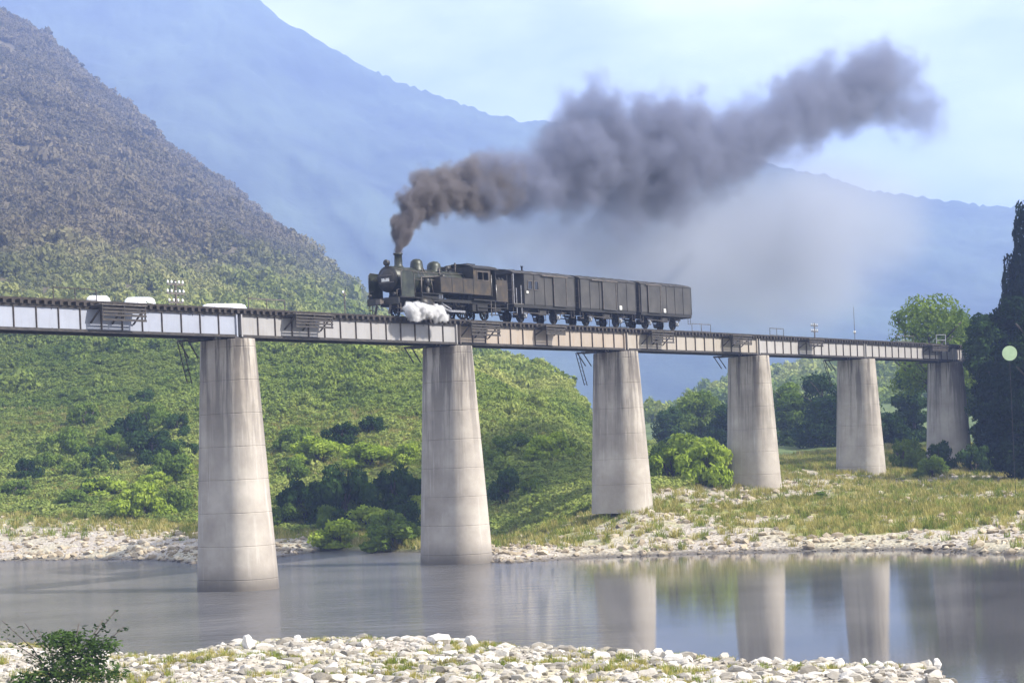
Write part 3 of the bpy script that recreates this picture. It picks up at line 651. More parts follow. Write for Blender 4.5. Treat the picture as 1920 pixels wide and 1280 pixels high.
# cylinders, wheels, motion
for sg in (-1, 1):
    part('valance', MB().box(3.2, 11.0, min(1.05*sg, 1.09*sg), max(1.05*sg, 1.09*sg), .98, 1.18).box(7.5, 8.9, min(.75*sg, 1.05*sg), max(.75*sg, 1.05*sg), .5, .98), M['black'])
    part('cylinder', MB().lathe([(2.1, .05), (2.12, .36), (3.05, .36), (3.07, .05)], 'x', (0, 1.0*sg, .82), 20).lathe([(2.0, .05), (2.02, .2), (3.15, .2), (3.17, .05)], 'x', (0, .95*sg, 1.3), 14), M['loco'])
wheel('leading_wheel', 1.62, .43, (-1, 1), LO, 8, M['black'])
for x in (3.75, 5.4, 7.05): wheel('driving_wheel', x, .70, (-1, 1), LO, 14, M['black'])
wheel('trailing_wheel', 9.35, .43, (-1, 1), LO, 8, M['black'])
for sg in (-1, 1):
    y = .78*sg; cz = .70-.22; part('coupling_rod', MB().bar((3.75, y, cz), (7.05, y, cz), .05, .13, (0,0,1)), M['rod'])
    part('connecting_rod', MB().bar((3.45, y+.1*sg, .84), (5.4, y+.1*sg, cz), .05, .11), M['rod'])
    part('crosshead', MB().box(3.35, 3.65, min(y+.02*sg, y+.22*sg), max(y+.02*sg, y+.22*sg), .7, 1.0).bar((3.07, y+.15*sg, 1.02), (4.4, y+.15*sg, 1.02), .06).bar((3.07, y+.15*sg, .66), (4.4, y+.15*sg, .66), .05), M['steel_mid'])
    part('valve_gear', MB().bar((4.55, y+.12*sg, 1.45), (4.5, y+.12*sg, .85), .05, .1).bar((3.3, y+.12*sg, 1.28), (4.55, y+.12*sg, 1.2), .04, .06).bar((5.4, y+.18*sg, cz+.1), (4.5, y+.16*sg, .9), .04, .07).bar((3.45, y+.12*sg, .8), (3.3, y+.14*sg, 1.3), .04, .05).box(4.3, 4.7, min(y, y+.1*sg), max(y, y+.1*sg), 1.25, 1.5), M['rod'])
br = MB()
for x in (4.58, 6.23, 7.85): br.bar((x, -.66, 1.1), (x, -.66, .45), .06, .1); br.bar((x, .66, 1.1), (x, .66, .45), .06, .1)
br.box(7.9, 9.0, -1.15, -.6, .55, .95); br.tube([(8.0, -1.2, .75), (11.0, -1.2, .8)], .03, 6); br.box(9.9, 10.8, -.9, .9, .6, 1.1)
part('brake_gear', br, M['black'])
for ch in [c for c in LO.children_recursive if c.type == 'MESH']:      # longer front end: everything behind the door sits .6 m further back
    if ch.name.startswith('wheel_'): continue
    for v_ in ch.data.vertices: v_.co.x += .62*min(1, max(0, (v_.co.x-1.13)/.06))
for sg in (-1, 1):                                                    # smoke deflector plates beside the smokebox
    y = 1.27*sg; m_ = MB(); pf = [(.66, 1.17), (1.98, 1.17), (1.98, 2.55), (1.86, 2.74), (.86, 2.78), (.70, 2.62)]
    k_ = len(pf); m_.add([(x, y-.012, z) for x, z in pf]+[(x, y+.012, z) for x, z in pf], [tuple(range(k_))[::-1], tuple(range(k_, 2*k_))]+[(i, (i+1) % k_, k_+(i+1) % k_, k_+i) for i in range(k_)])
    dfl = part('smoke_deflector', m_, M['boiler'])
    MB().bar((1.0, y, 2.3), (1.0, .8*sg, 2.5), .04).bar((1.8, y, 2.3), (1.8, .8*sg, 2.5), .04).build('deflector_stay', M['steel_mid'], dfl)
    MB().tube([(.68, y+.03*sg, 1.2), (.68, y+.03*sg, 2.6), (.86, y+.03*sg, 2.78), (1.86, y+.03*sg, 2.75), (1.98, y+.03*sg, 2.55), (1.98, y+.03*sg, 1.2)], .015, 5).build('edge_bead', M['steel_mid'], dfl)

def wagon(s, L, label, style):
    W = train_root('freight_wagon', s, label, 'wagon', 'covered freight wagons behind the locomotive'); P = lambda n, m, mat, par=None: m.build(n, mat, par or W)
    side = M['wagon_brown'] if style == 'van' else M['wagon']
    b0, b1 = .35, L-.35; zb, zs = 1.13, 3.2; hw = 1.32
    P('underframe', MB().box(b0, b1, -hw+.02, -hw+.14, .92, 1.12).box(b0, b1, hw-.14, hw-.02, .92, 1.12).box(b0, b0+.14, -hw+.14, hw-.14, .88, 1.12).box(b1-.14, b1, -hw+.14, hw-.14, .88, 1.12).box(b0+.14, b1-.14, -.2, .2, .9, 1.1), M['black'])
    P('coupler', MB().box(-.02, b0, -.1, .1, .78, .97).box(b1, L+.02, -.1, .1, .78, .97), M['steel_mid'])
    x0 = b0 + (1.15 if style == 'van' else 0)
    bd = P('body', MB().box(x0, b1, -hw+.03, hw-.03, zb, zs), side)
    # side panels proud of the body
    nP = 6 if style != 'van' else 5
    dx0, dx1 = ((L/2-.85, L/2+.85) if style == 'box' else (b0+.9, b0+2.6) if style == 'end' else (L*.62, L*.62+1.5))
    xs_ = np.linspace(x0, b1, nP+1)
    for sg in (-1, 1):
        for i in range(nP):
            yy = sorted(((hw-.03)*sg, (hw-.008)*sg)); P('side_panel', MB().box(xs_[i]+.03, xs_[i+1]-.03, yy[0], yy[1], zb+.04, zs-.06), side, bd)
        rb = MB()
        for x in xs_: yy = sorted(((hw-.029)*sg, (hw+.03)*sg)); rb.box(max(x-.03, x0), min(x+.03, b1), yy[0], yy[1], zb, zs-.02)
        P('side_rib', rb, side, bd)
        yy = sorted(((hw+.03)*sg, (hw+.075)*sg)); dr = P('sliding_door', MB().box(dx0, dx1, yy[0], yy[1], zb-.02, zs-.1), side)
        dd = MB(); yo = (hw+.088)*sg
        for a, c in (((dx0, yo, zb+.05), (dx0, yo, zs-.15)), ((dx1, yo, zb+.05), (dx1, yo, zs-.15))): dd.bar(a, c, .05)
        P('door_post', dd, M['steel_mid'], dr)
        P('door_track', MB().bar((dx0-1.4 if style != 'end' else dx0-.3, (hw+.09)*sg, zs-.06), (dx1+.2, (hw+.09)*sg, zs-.06), .05, .07), M['steel_mid'])
        lbx = dx1+.45
        if style != 'van': P('label_board', MB().box(lbx, lbx+.3, min((hw+.032)*sg, (hw+.06)*sg), max((hw+.032)*sg, (hw+.06)*sg), zb+.05, zb+.33), M['white'])
        else: P('label_board', MB().box(x0+.2, x0+.42, min((hw+.032)*sg, (hw+.06)*sg), max((hw+.032)*sg, (hw+.06)*sg), zb+.75, zb+.9), M['white'])
        if style == 'van':
            for wx in (x0+.42, x0+1.12):
                wn = P('window', MB().box(wx, wx+.5, min((hw-.007)*sg, (hw+.012)*sg), max((hw-.007)*sg, (hw+.012)*sg), 2.15, 2.72), M['glass'])
                f_ = MB(); yo = (hw+.02)*sg
                for a, c in (((wx, yo, 2.15), (wx, yo, 2.72)), ((wx+.5, yo, 2.15), (wx+.5, yo, 2.72)), ((wx, yo, 2.15), (wx+.5, yo, 2.15)), ((wx, yo, 2.72), (wx+.5, yo, 2.72))): f_.bar(a, c, .05, .035)
                f_.build('window_frame', M['steel_mid'], wn)
    if style == 'van':
        P('end_deck', MB().box(b0, x0, -hw+.05, hw-.05, 1.13, 1.18), M['plank'])
        hr = MB()
        for y in (-hw+.08, hw-.08):
            hr.bar((b0+.06, y, 1.18), (b0+.06, y, zs), .07); hr.bar((x0-.25, y, .5), (x0-.25, y, 2.4), .06); hr.bar((b0+.35, y, .5), (b0+.35, y, 2.2), .06)
        for y in (-.5, .5): hr.bar((b0+.06, y, 1.18), (b0+.06, y, 2.1), .04)
        hr.bar((b0+.06, -hw+.08, 2.1), (b0+.06, -.5, 2.1), .04); hr.bar((b0+.06, .5, 2.1), (b0+.06, hw-.08, 2.1), .04); P('end_railing', hr, M['rod'])
        P('end_door', MB().box(x0-.03, x0-.005, -.35, .35, 1.18, 2.95), M['wagon'])
    # roof
    pr = [(-hw-.04, zs-.03), (-hw+.15, zs+.10), (-hw*.5, zs+.26), (0, zs+.34), (hw*.5, zs+.26), (hw-.15, zs+.10), (hw+.04, zs-.03)]; n_ = len(pr)
    xs2 = np.linspace(b0-.05, b1+.05, 8); rm = MB(); vs = []
    for x in xs2: vs += [(x, y, z) for y, z in pr]
    fs = [(j*n_+i, j*n_+i+1, (j+1)*n_+i+1, (j+1)*n_+i) for j in range(len(xs2)-1) for i in range(n_-1)]+[tuple(range(n_))[::-1], tuple(range((len(xs2)-1)*n_, len(xs2)*n_))]
    fs.append((0, (len(xs2)-1)*n_, len(xs2)*n_-1, n_-1)); rm.add(vs, fs); rf = P('roof', rm, M['wagon_roof'])
    for x in xs2[1:-1]: 
        rr = MB(); rr.tube([(x, y, z+.005) for y, z in pr], .022, 5); rr.build('roof_seam', M['wagon_roof'], rf)
    if style == 'van': P('stove_pipe', MB().lathe([(zs+.2, .06), (zs+.55, .06), (zs+.56, .1), (zs+.6, .1)], 'z', (x0+1.0, -.5, 0), 8), M['black'])
    # running gear
    for ax in (L/2-1.95, L/2+1.95):
        for sg in (-1, 1):
            m = MB(); y = .555*sg; m.lathe([(y-.06, .40), (y-.06, .45), (y+.06, .43), (y+.06, .30), (y+.02, .28), (y+.02, .12), (y+.06, .1), (y+.06, .01)], 'y', (ax, 0, .43), 22, False); m.build('wheel', M['black'], W)
            y = .98*sg; m = MB()
            m.bar((ax-.42, y, .95), (ax-.12, y, .3), .03, .08); m.bar((ax+.42, y, .95), (ax+.12, y, .3), .03, .08); m.bar((ax-.16, y, .28), (ax+.16, y, .28), .04, .05); m.build('axle_guard', M['steel_dark'], W)
            m = MB(); m.box(ax-.13, ax+.13, y-.02 if sg < 0 else y-.12, y+.12 if sg < 0 else y+.02, .30, .57); m.box(ax-.08, ax+.08, min(y, y+.1*sg), max(y, y+.1*sg), .36, .50); m.build('axle_box', M['gal'], W)
            m = MB()
            for q, w in enumerate((.55, .44, .33, .22)): m.box(ax-w, ax+w, y-.05, y+.05, .80-.045*q, .835-.045*q)
            m.build('leaf_spring', M['steel_dark'], W)
    for sg in (-1, 1):
        m = MB(); y = 1.15*sg; m.bar((L/2-2.6, y, .62), (L/2+.4, y, .58), .04, .06); m.bar((L/2-.6, y, .95), (L/2-.6, y, .45), .05); m.bar((L/2+.5, y, .95), (L/2+.5, y, .5), .05); m.box(L/2-.45, L/2+.3, min(y, y-.3*sg), max(y, y-.3*sg), .5, .85); m.build('brake_lever', M['steel_dark'], W)
        m = MB()
        for x in (b0+.2, b1-.2): m.bar((x-.18, 1.2*sg, .92), (x-.18, 1.2*sg, .42), .03); m.bar((x+.18, 1.2*sg, .92), (x+.18, 1.2*sg, .42), .03); m.bar((x-.18, 1.2*sg, .44), (x+.18, 1.2*sg, .44), .12, .03)
        m.build('step', M['steel_mid'], W)
    P('end_ladder', MB().bar((b0-.06, -hw+.1, 1.1), (b0-.06, -hw+.1, 3.1), .04).bar((b0-.06, -hw+.5, 1.1), (b0-.06, -hw+.5, 3.1), .04).bar((b0-.06, -hw+.1, 1.5), (b0-.06, -hw+.5, 1.5), .03).bar((b0-.06, -hw+.1, 2.0), (b0-.06, -hw+.5, 2.0), .03).bar((b0-.06, -hw+.1, 2.5), (b0-.06, -hw+.5, 2.5), .03), M['steel_mid'])
    return W
we = s_at(1296, 575, 1.3)[0]; ws = loco_s + 11.35 + .62 + .05; LW = (we + .35 - ws) / 3
wagon(ws, LW, 'brown grey brake van with two small side windows right behind the locomotive', 'van')
wagon(ws+LW, LW, 'grey covered wagon in the middle of the train with a central sliding door', 'box')
wagon(ws+2*LW, LW, 'last grey covered wagon at the rear of the train', 'end')

# ---------------------------------------------------------------- plants
def leaf_quads(P, size, nrm=None, spread=1.0, seed=0, aspect=1.5):
    g = np.random.default_rng(seed); n = len(P)
    d = g.normal(size=(n, 3)); 
    if nrm is not None: d = nrm*1.1 + d*spread*.6
    d /= np.linalg.norm(d, axis=1, keepdims=True)+1e-9
    a = np.cross(d, g.normal(size=(n, 3))); a /= np.linalg.norm(a, axis=1, keepdims=True)+1e-9; b = np.cross(d, a)
    s = (size*g.uniform(.6, 1.4, n))[:, None]
    V = np.stack([P-a*s*.5*aspect, P-b*s*.4, P+a*s*.5*aspect, P+b*s*.4], 1).reshape(-1, 3)
    return V, np.arange(4*n).reshape(n, 4)
def blob_pts(n, blobs, seed, shell=.55):
    """points on many overlapping lumps (cx,cy,cz,rx,ry,rz)"""
    g = np.random.default_rng(seed); B = np.array(blobs, float); w = (B[:,3]*B[:,4]); k = g.choice(len(B), n, p=w/w.sum())
    d = g.normal(size=(n, 3)); d /= np.linalg.norm(d, axis=1, keepdims=True); r = g.uniform(shell**3, 1, n)**(1/3)*g.uniform(.82, 1.12, n)
    return B[k,:3]+d*B[k,3:]*r[:,None], d
def lumps(n, seed, W=1, H=1, base=.15, sub=.33, tall=1.0):
    """random lumps filling a rounded crown of half-width W and height H"""
    g = np.random.default_rng(seed); out = []
    for i in range(n):
        a = g.uniform(0, 6.283); z = g.uniform(base, 1)**.9; rr = W*math.sqrt(max(0, 1-((z-.42)/.62)**2))*g.uniform(.3, .95)
        r = sub*W*g.uniform(.65, 1.3); out.append((rr*math.cos(a), rr*math.sin(a), z*H-r*.35, r, r, r*.75*tall))
    return out
def crown_mesh(name, mat, n, leaf, W, H, nl, seed, base=.15, sub=.33):
    P, d = blob_pts(n, lumps(nl, seed, W, H, base, sub), seed+1); P[:,2] = np.maximum(P[:,2], .02)
    V, F = leaf_quads(P, leaf, d, 1, seed+2); return np_mesh(name, V, F, mat)
def cone_mesh(name, mat, n, leaf, W, H, seed):
    g = np.random.default_rng(seed); z = 1-np.sqrt(g.random(n)); z = np.clip(z*1.02, .04, 1.0)
    tier = .78+.22*np.sin(z*58+g.normal(0,.4,n)); a = g.uniform(0, 6.283, n); lob = .8+.3*np.sin(a*5+z*20)*g.uniform(.5,1,n)
    r = W*(1-z)**.8*tier*lob*g.uniform(.55, 1, n)+.1
    P = np.stack([r*np.cos(a), r*np.sin(a), z*H-r*.18], -1); nr = np.stack([np.cos(a), np.sin(a), a*0+.5], -1)
    V, F = leaf_quads(P, leaf, nr, 1, seed+3); return np_mesh(name, V, F, mat)
def stems_mesh(name, mat, W, H, n, seed, r=.03):
    g = random.Random(seed); m = MB()
    for i in range(n):
        a = g.uniform(0, 6.28); e = Vector((W*.6*math.cos(a)*g.random(), W*.6*math.sin(a)*g.random(), H*g.uniform(.5, .85)))
        mid = e*.5+Vector((g.uniform(-.1,.1)*W, g.uniform(-.1,.1)*W, .05*H)); m.tube([(g.uniform(-.08,.08), g.uniform(-.08,.08), -.2), mid, e], r, 5)
    return m.me(name, mat)
def trunk_mesh(name, mat, H, r, crownW, seed):
    g = random.Random(seed); m = MB(); m.lathe([(-.5, r*1.5), (0, r*1.15), (H*.3, r*.9), (H*.6, r*.6), (H*.85, r*.25)], 'z', (0,0,0), 9)
    for i in range(8):
        a = g.uniform(0, 6.28); z0 = H*g.uniform(.3, .7); e = Vector((math.cos(a)*crownW*.7, math.sin(a)*crownW*.7, z0+H*.22)); m.tube([(0,0,z0), e*.5+Vector((0,0,z0*.5+.2)), e], r*.28, 5)
    return m.me(name, mat)
M['bark'] = surf('grey_brown_bark', (.04,.032,.025), (.09,.075,.06), 6, .9)
SHR = {k: [crown_mesh('foliage', LM[k], 3800, .10, 1.1, 1, 22, 40+i*7+len(k), 0.02, .29) for i in range(3)] for k in ('mid', 'lime', 'dark')}
STM = [stems_mesh('stem', M['bark'], 1, 1, 7, i) for i in range(2)]
def shrub(px, py, w, h, kind, label, sub=.0, depth=1.0):
    """w, h in photo pixels; (px,py) the foot"""
    p = on_ground(px, py, 95); k = p.y/FPX; W, H = w*k/2, h*k
    o = empty('shrub', (p.x, p.y, p.z-.1-sub*H), rnd.uniform(0, 6.28), label, 'shrub')
    c = linkobj('foliage', rnd.choice(SHR[kind]), o, scale=(W, W*depth, H)); linkobj('stem', rnd.choice(STM), o, scale=(W, W, H)); return o
for a in [
    (245,830,80,52,'dark','dark green shrub high on the slope left of the tallest pier'), (285,868,95,62,'dark','broad dark shrub with black hollows on the slope left of the tallest pier'),
    (178,885,90,48,'dark','low dark shrub left of centre between the two slope thickets'), (48,905,62,46,'dark','small dark bush at the far left edge of the slope'),
    (325,905,85,60,'mid','rounded mid green shrub close to the left side of the tallest pier'), (270,760,48,30,'dark','small dark bush alone high on the left slope'),
    (160,800,70,42,'mid','mid green bush in the upper left of the thicket'), (335,820,52,44,'dark','dark bush tucked just behind the tallest pier on its left'),
    (135,952,80,36,'mid','flat green shrub at the top edge of the left gravel beach'), (28,935,80,34,'mid','mid green bush above the gravel at the far left edge'),
    (265,972,110,62,'lime','bright yellow green bush above the left gravel beach'), (330,965,66,52,'mid','olive bush on the gravel edge beside the tallest pier'),
    (200,935,90,40,'lime','pale lime bush between the thicket and the left gravel beach'), (90,885,60,36,'mid','small green bush low on the left slope'),
    (560,850,80,52,'mid','green bush right of the tallest pier on the slope'), (545,900,62,40,'mid','small green bush at the right side of the tallest pier'),
    (640,835,70,40,'dark','dark bush on the slope midway between the first two piers'), (700,815,60,34,'dark','dark small bush high between the first two piers'),
    (600,870,110,50,'lime','bright lime bush above the dark thicket'), (700,878,120,46,'lime','wide lime bush above the right half of the dark thicket'), (765,870,60,40,'lime','lime bush touching the left edge of the second pier'),
    (570,985,110,82,'dark','dark green bush at the left end of the riverside thicket'), (650,985,130,105,'dark','largest dark green bush of the riverside thicket'),
    (735,970,110,90,'dark','dark green bush of the riverside thicket against the second pier'), (610,960,80,56,'dark','dark green bush standing behind the riverside thicket'),
    (780,955,60,60,'dark','narrow dark bush half hidden behind the second pier'),
    (640,1022,100,50,'lime','bright green bush hanging over the water left of the second pier'), (735,1026,120,50,'mid','green reedy bush on the water edge against the second pier'), (700,995,110,46,'lime','lime bush below the dark thicket'),
    (955,940,70,62,'dark','dark upright bush just right of the second pier'), (995,938,48,40,'mid','small green bush right of the dark one by the second pier'), (930,880,40,34,'mid','small pale bush at the right edge of the second pier'),
    (1262,902,110,62,'lime','bright green bush right of the third pier'), (1322,908,105,78,'lime','tall bright green bush against the fourth pier'), (1298,882,130,66,'lime','bright green bush behind the two by the fourth pier'), (1250,880,60,50,'mid','mid green bush against the right side of the third pier'),
    (1030,860,90,46,'lime','pale lime bush at the end of the green spur'), (960,850,80,38,'mid','mid green bush on the spur right of the second pier'),
    (1700,880,70,54,'mid','light leafed bush between the two rightmost piers'), (1745,895,60,40,'mid','leafy bush at the foot of the rightmost pier'), (1760,880,60,50,'dark','round dark bush against the foot of the rightmost pier'), (1830,885,80,50,'dark','dark bush right of the rightmost pier'), (1890,890,70,44,'mid','green bush at the right edge of the far bank'),
    (1540,935,34,16,'mid','tiny bush alone among the pale stones on the right bank'),
]: shrub(*a)
r4 = random.Random(21); KW = {'mid': 'mid green', 'dark': 'dark green', 'lime': 'yellow green'}
PL = lambda v, names, lo, hi: names[min(len(names)-1, max(0, int((v-lo)/(hi-lo)*len(names))))]
for i in range(16):                                                   # filling bushes of the thicket by the water
    x, y, w, h_ = 535+i*16+r4.uniform(-8, 8), r4.uniform(955, 1005), r4.uniform(55, 95), r4.uniform(34, 60); k = r4.choice(['mid', 'mid', 'dark', 'lime'])
    o = shrub(x, y, w, h_, k, '%s %s bush %s of the riverside thicket, %s' % ('wide' if w > 78 else 'small', KW[k], 'low at the front' if y > 982 else 'at the back', PL(x, ['beside the tallest pier', 'left of its middle', 'at its middle', 'right of its middle', 'beside the second pier'], 530, 790))); o['group'] = 'bushes filling the riverside thicket'
for i in range(14):
    x, y, w, h_ = r4.uniform(60, 350), r4.uniform(800, 935), r4.uniform(45, 85), r4.uniform(26, 44); k = r4.choice(['mid', 'mid', 'dark', 'mid', 'lime'])
    o = shrub(x, y, w, h_, k, '%s %s bush in the %s of the left scrub, %s' % ('wide' if w > 66 else 'small', KW[k], PL(y, ['top', 'middle', 'bottom'], 800, 935), PL(x, ['near the left edge', 'left of its centre', 'right of its centre', 'beside the tallest pier'], 60, 350))); o['group'] = 'bushes scattered through the left scrub'
# trees
CON = [cone_mesh('crown', LM['conifer'], 26000, .022, .30, 1, 5+i) for i in range(2)]
def tree(px, Y, top_py, wpx, kind, label, z0=4.0, base=.12, name='broadleaf_tree', squash=1.0):
    p = at(px, top_py, Y); gz = h1(p.x, Y); H = p.z-gz; W = wpx/FPX*Y/2
    o = empty(name, (p.x, Y, gz), rnd.uniform(0, 6.28), label, 'tree')
    b = base*H; sd = rnd.randrange(9999); L_ = []; gg = np.random.default_rng(sd); nl = int(16+10*(H-b)/W)
    for _ in range(nl):
        z = gg.uniform(0, 1); rr = W*math.sqrt(max(.05, 1-((z-.45)/.62)**2))*gg.uniform(.2, .8); a_ = gg.uniform(0, 6.283); r_0 = W*gg.uniform(.26, .5)
        L_.append((rr*math.cos(a_), rr*math.sin(a_), b+z*(H-b)-r_0*.5*z, r_0, r_0, r_0*.75))
    P_, d_0 = blob_pts(int(min(16000, 260*nl)), L_, sd+1); V0, F0 = leaf_quads(P_, .27, d_0, 1.2, sd+2)
    linkobj('crown', np_mesh('crown', V0, F0, LM[kind]), o)
    linkobj('trunk', trunk_mesh('trunk', M['bark'], H, max(.12, H*.02), W, rnd.randrange(99)), o); return o
def conifer(px, Y, top_py, label, wf=1.0):
    p = at(px, top_py, Y); gz = h1(p.x, Y); H = p.z-gz
    o = empty('cedar_tree', (p.x, Y, gz), rnd.uniform(0, 6.28), label, 'tree'); linkobj('crown', rnd.choice(CON), o, (0, 0, .3), scale=(H*wf, H*wf, H-.3)); linkobj('trunk', trunk_mesh('trunk', M['bark'], H, H*.015, .5, 3), o)
tree(1738, 205, 556, 185, 'mid', 'pale green spreading tree rising above the right end of the bridge', base=.45)
tree(1800, 212, 585, 130, 'mid', 'lower pale green tree filling the gap between the spreading tree and the dark trees', base=.3)
tree(1848, 181, 590, 105, 'dark', 'dark green tree beside the pale spreading tree')
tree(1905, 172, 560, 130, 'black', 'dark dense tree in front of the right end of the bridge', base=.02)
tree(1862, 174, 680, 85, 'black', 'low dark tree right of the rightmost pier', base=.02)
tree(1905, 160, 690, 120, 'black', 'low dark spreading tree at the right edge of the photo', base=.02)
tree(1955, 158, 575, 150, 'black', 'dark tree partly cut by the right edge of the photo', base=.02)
tree(1710, 235, 690, 80, 'dark', 'dark tree seen between the two rightmost piers', base=.02)
tree(1665, 222, 775, 70, 'dark', 'low dark tree by the right side of the fifth pier', base=.02)
tree(1540, 232, 700, 110, 'dark', 'dark tree against the left side of the fifth pier', base=.02)
tree(1490, 240, 740, 90, 'mid', 'green rounded tree between the fourth and fifth piers', base=.02)
tree(1470, 255, 715, 80, 'mid', 'hazy green tree just right of the fourth pier', base=.02)
tree(1310, 250, 728, 95, 'mid', 'tallest green tree between the third and fourth piers', base=.02)
tree(1255, 262, 765, 80, 'dark', 'hazy dark tree next to the third pier', base=.02)
tree(1360, 245, 760, 80, 'dark', 'dark tree peeping out left of the fourth pier', base=.02)
tree(1420, 252, 740, 90, 'dark', 'dark tree mostly behind the fourth pier', base=.02)
tree(1600, 240, 730, 100, 'dark', 'dark tree mostly behind the fifth pier', base=.02)
tree(1780, 215, 700, 90, 'dark', 'dark tree mostly behind the rightmost pier', base=.02)
conifer(1932, 186, 368, 'tallest black green cedar at the right edge of the photo', .5)
conifer(1900, 188, 472, 'shorter cedar standing left of the tallest one', .42)
conifer(1962, 180, 430, 'cedar cut by the right edge of the photo', .6)
# pale round disc on a post among the dark trees
dp = at(1893, 662, 142); gz = h1(dp.x, 142); ds = empty('marker_disc', (dp.x, 142, gz), 0, 'pale green round disc on a thin dark post in front of the black trees', 'marker')
M['disc'] = surf('pale_green_paint', (.26,.36,.22), (.32,.43,.27), 2, .8, bmp=0)
db = MB(); db.lathe([(-.03, .56), (.03, .56)], 'y', (0, 0, dp.z-gz), 22); db.build('disc', M['disc'], ds); MB().bar((0, .05, -.3), (0, .05, dp.z-gz), .035).build('post', M['black'], ds)

# greenhouses on the terrace behind the left spans
M['vinyl'] = surf('white_vinyl_sheet', (.78,.78,.8), (.86,.86,.87), .6, .4, bmp=0)
def greenhouse(pa, pb, py, label):
    Y = on_ground((pa+pb)/2, py+42, 150).y
    a, b_ = at(pa, py, Y), at(pb, py, Y); L = (b_-a).length; cx = (a+b_)/2; g0 = h1(cx.x, Y); ztop = cx.z; print('gh', Y, g0, ztop)
    ang = math.atan2((b_-a).z, (b_-a).x); H = 3.2
    o = empty('greenhouse', (cx.x, Y, ztop-H), 0, label, 'greenhouse', 'white greenhouses behind the left end of the bridge'); o.rotation_euler = (0, -ang, 0)
    m = MB(); n = 12; W = 2.4; prf = [(-W, 0), (-W, .9)]+[(-W*math.cos(math.pi*i/n), .9+(H-.9)*math.sin(math.pi*i/n)) for i in range(1, n)]+[(W, .9), (W, 0)]
    k = len(prf); nx = 13; xq = np.linspace(-1, 1, nx); tp = lambda q: (1-.6*abs(q)**10)
    m.add([(x*L/2, y*tp(x), z*tp(x)) for x in xq for y, z in prf], [(j*k+i, j*k+i+1, (j+1)*k+i+1, (j+1)*k+i) for j in range(nx-1) for i in range(k-1)]+[tuple(range(k))[::-1], tuple(range((nx-1)*k, nx*k))], True); m.build('cover', M['vinyl'], o)
    hp = MB()
    for x in np.linspace(-L/2, L/2, max(3, int(L/2))): hp.tube([(x, y*1.01*tp(2*x/L), z*1.005*tp(2*x/L)) for y, z in prf], .03, 4)
    hp.build('hoop', M['gal'], o)
    MB().box(-L/2, L/2, -W, W, min(-.5, g0-ztop+H-1.5), 0.02).build('terrace_wall', M['concrete'], o)
greenhouse(160, 206, 554, 'smallest and leftmost white greenhouse roof above the track')
greenhouse(230, 292, 557, 'short white greenhouse roof showing above the track under the handrail')
greenhouse(372, 466, 569, 'longest white curved greenhouse roof just left of the first joint')

# ---------------------------------------------------------------- scattered cover (instances)
def instancer(name, P, rz, S, protos, label=None, tilt=None):
    cname = 'protos_' + name; c = bpy.data.collections.new(cname)
    for i, me in enumerate(protos): c.objects.link(bpy.data.objects.new('%s_piece_%02d' % (name, i), me))
    me = bpy.data.meshes.new(name); me.vertices.add(len(P)); me.vertices.foreach_set('co', np.asarray(P, dtype=np.float32).ravel())
    at1 = me.attributes.new('rot', 'FLOAT_VECTOR', 'POINT'); r3 = np.zeros((len(P), 3), np.float32); r3[:,2] = rz
    if tilt is not None: r3[:,:2] = tilt
    at1.data.foreach_set('vector', r3.ravel())
    at2 = me.attributes.new('siz', 'FLOAT_VECTOR', 'POINT'); at2.data.foreach_set('vector', np.asarray(S, dtype=np.float32).ravel())
    o = linkobj(name, me); tag(o, label, kind='stuff')
    ng = bpy.data.node_groups.new(name, 'GeometryNodeTree'); ng.interface.new_socket('Geometry', in_out='INPUT', socket_type='NodeSocketGeometry'); ng.interface.new_socket('Geometry', in_out='OUTPUT', socket_type='NodeSocketGeometry')
    gi, go = ng.nodes.new('NodeGroupInput'), ng.nodes.new('NodeGroupOutput'); iop = ng.nodes.new('GeometryNodeInstanceOnPoints'); ci = ng.nodes.new('GeometryNodeCollectionInfo')
    ci.inputs['Collection'].default_value = c; ci.inputs['Separate Children'].default_value = True; ci.inputs['Reset Children'].default_value = True
    iop.inputs['Pick Instance'].default_value = True
    na, nb = ng.nodes.new('GeometryNodeInputNamedAttribute'), ng.nodes.new('GeometryNodeInputNamedAttribute')
    for q, nm in ((na, 'rot'), (nb, 'siz')): q.data_type = 'FLOAT_VECTOR'; q.inputs['Name'].default_value = nm
    L = ng.links; L.new(gi.outputs[0], iop.inputs['Points']); L.new(ci.outputs[0], iop.inputs['Instance']); L.new(na.outputs['Attribute'], iop.inputs['Rotation']); L.new(nb.outputs['Attribute'], iop.inputs['Scale']); L.new(iop.outputs[0], go.inputs[0])
    md = o.modifiers.new('scatter', 'NODES'); md.node_group = ng; return o
def sample(n, Y0, Y1, t0, t1, g):
    """points spread evenly over the land between two distances and bearings"""
    Y = np.sqrt(g.uniform(Y0**2, Y1**2, n)); t = g.uniform(t0, t1, n); return t*Y, Y
g = np.random.default_rng(11)
HT = [crown_mesh('hc', M['hill_leaf'], 800, .17, 1, 1, 11, 200+i, .02, .42) for i in range(5)]
HF = [crown_mesh('hf', M['hill_leaf'], 480, .19, 1, 1, 9, 220+i, .02, .42) for i in range(5)]
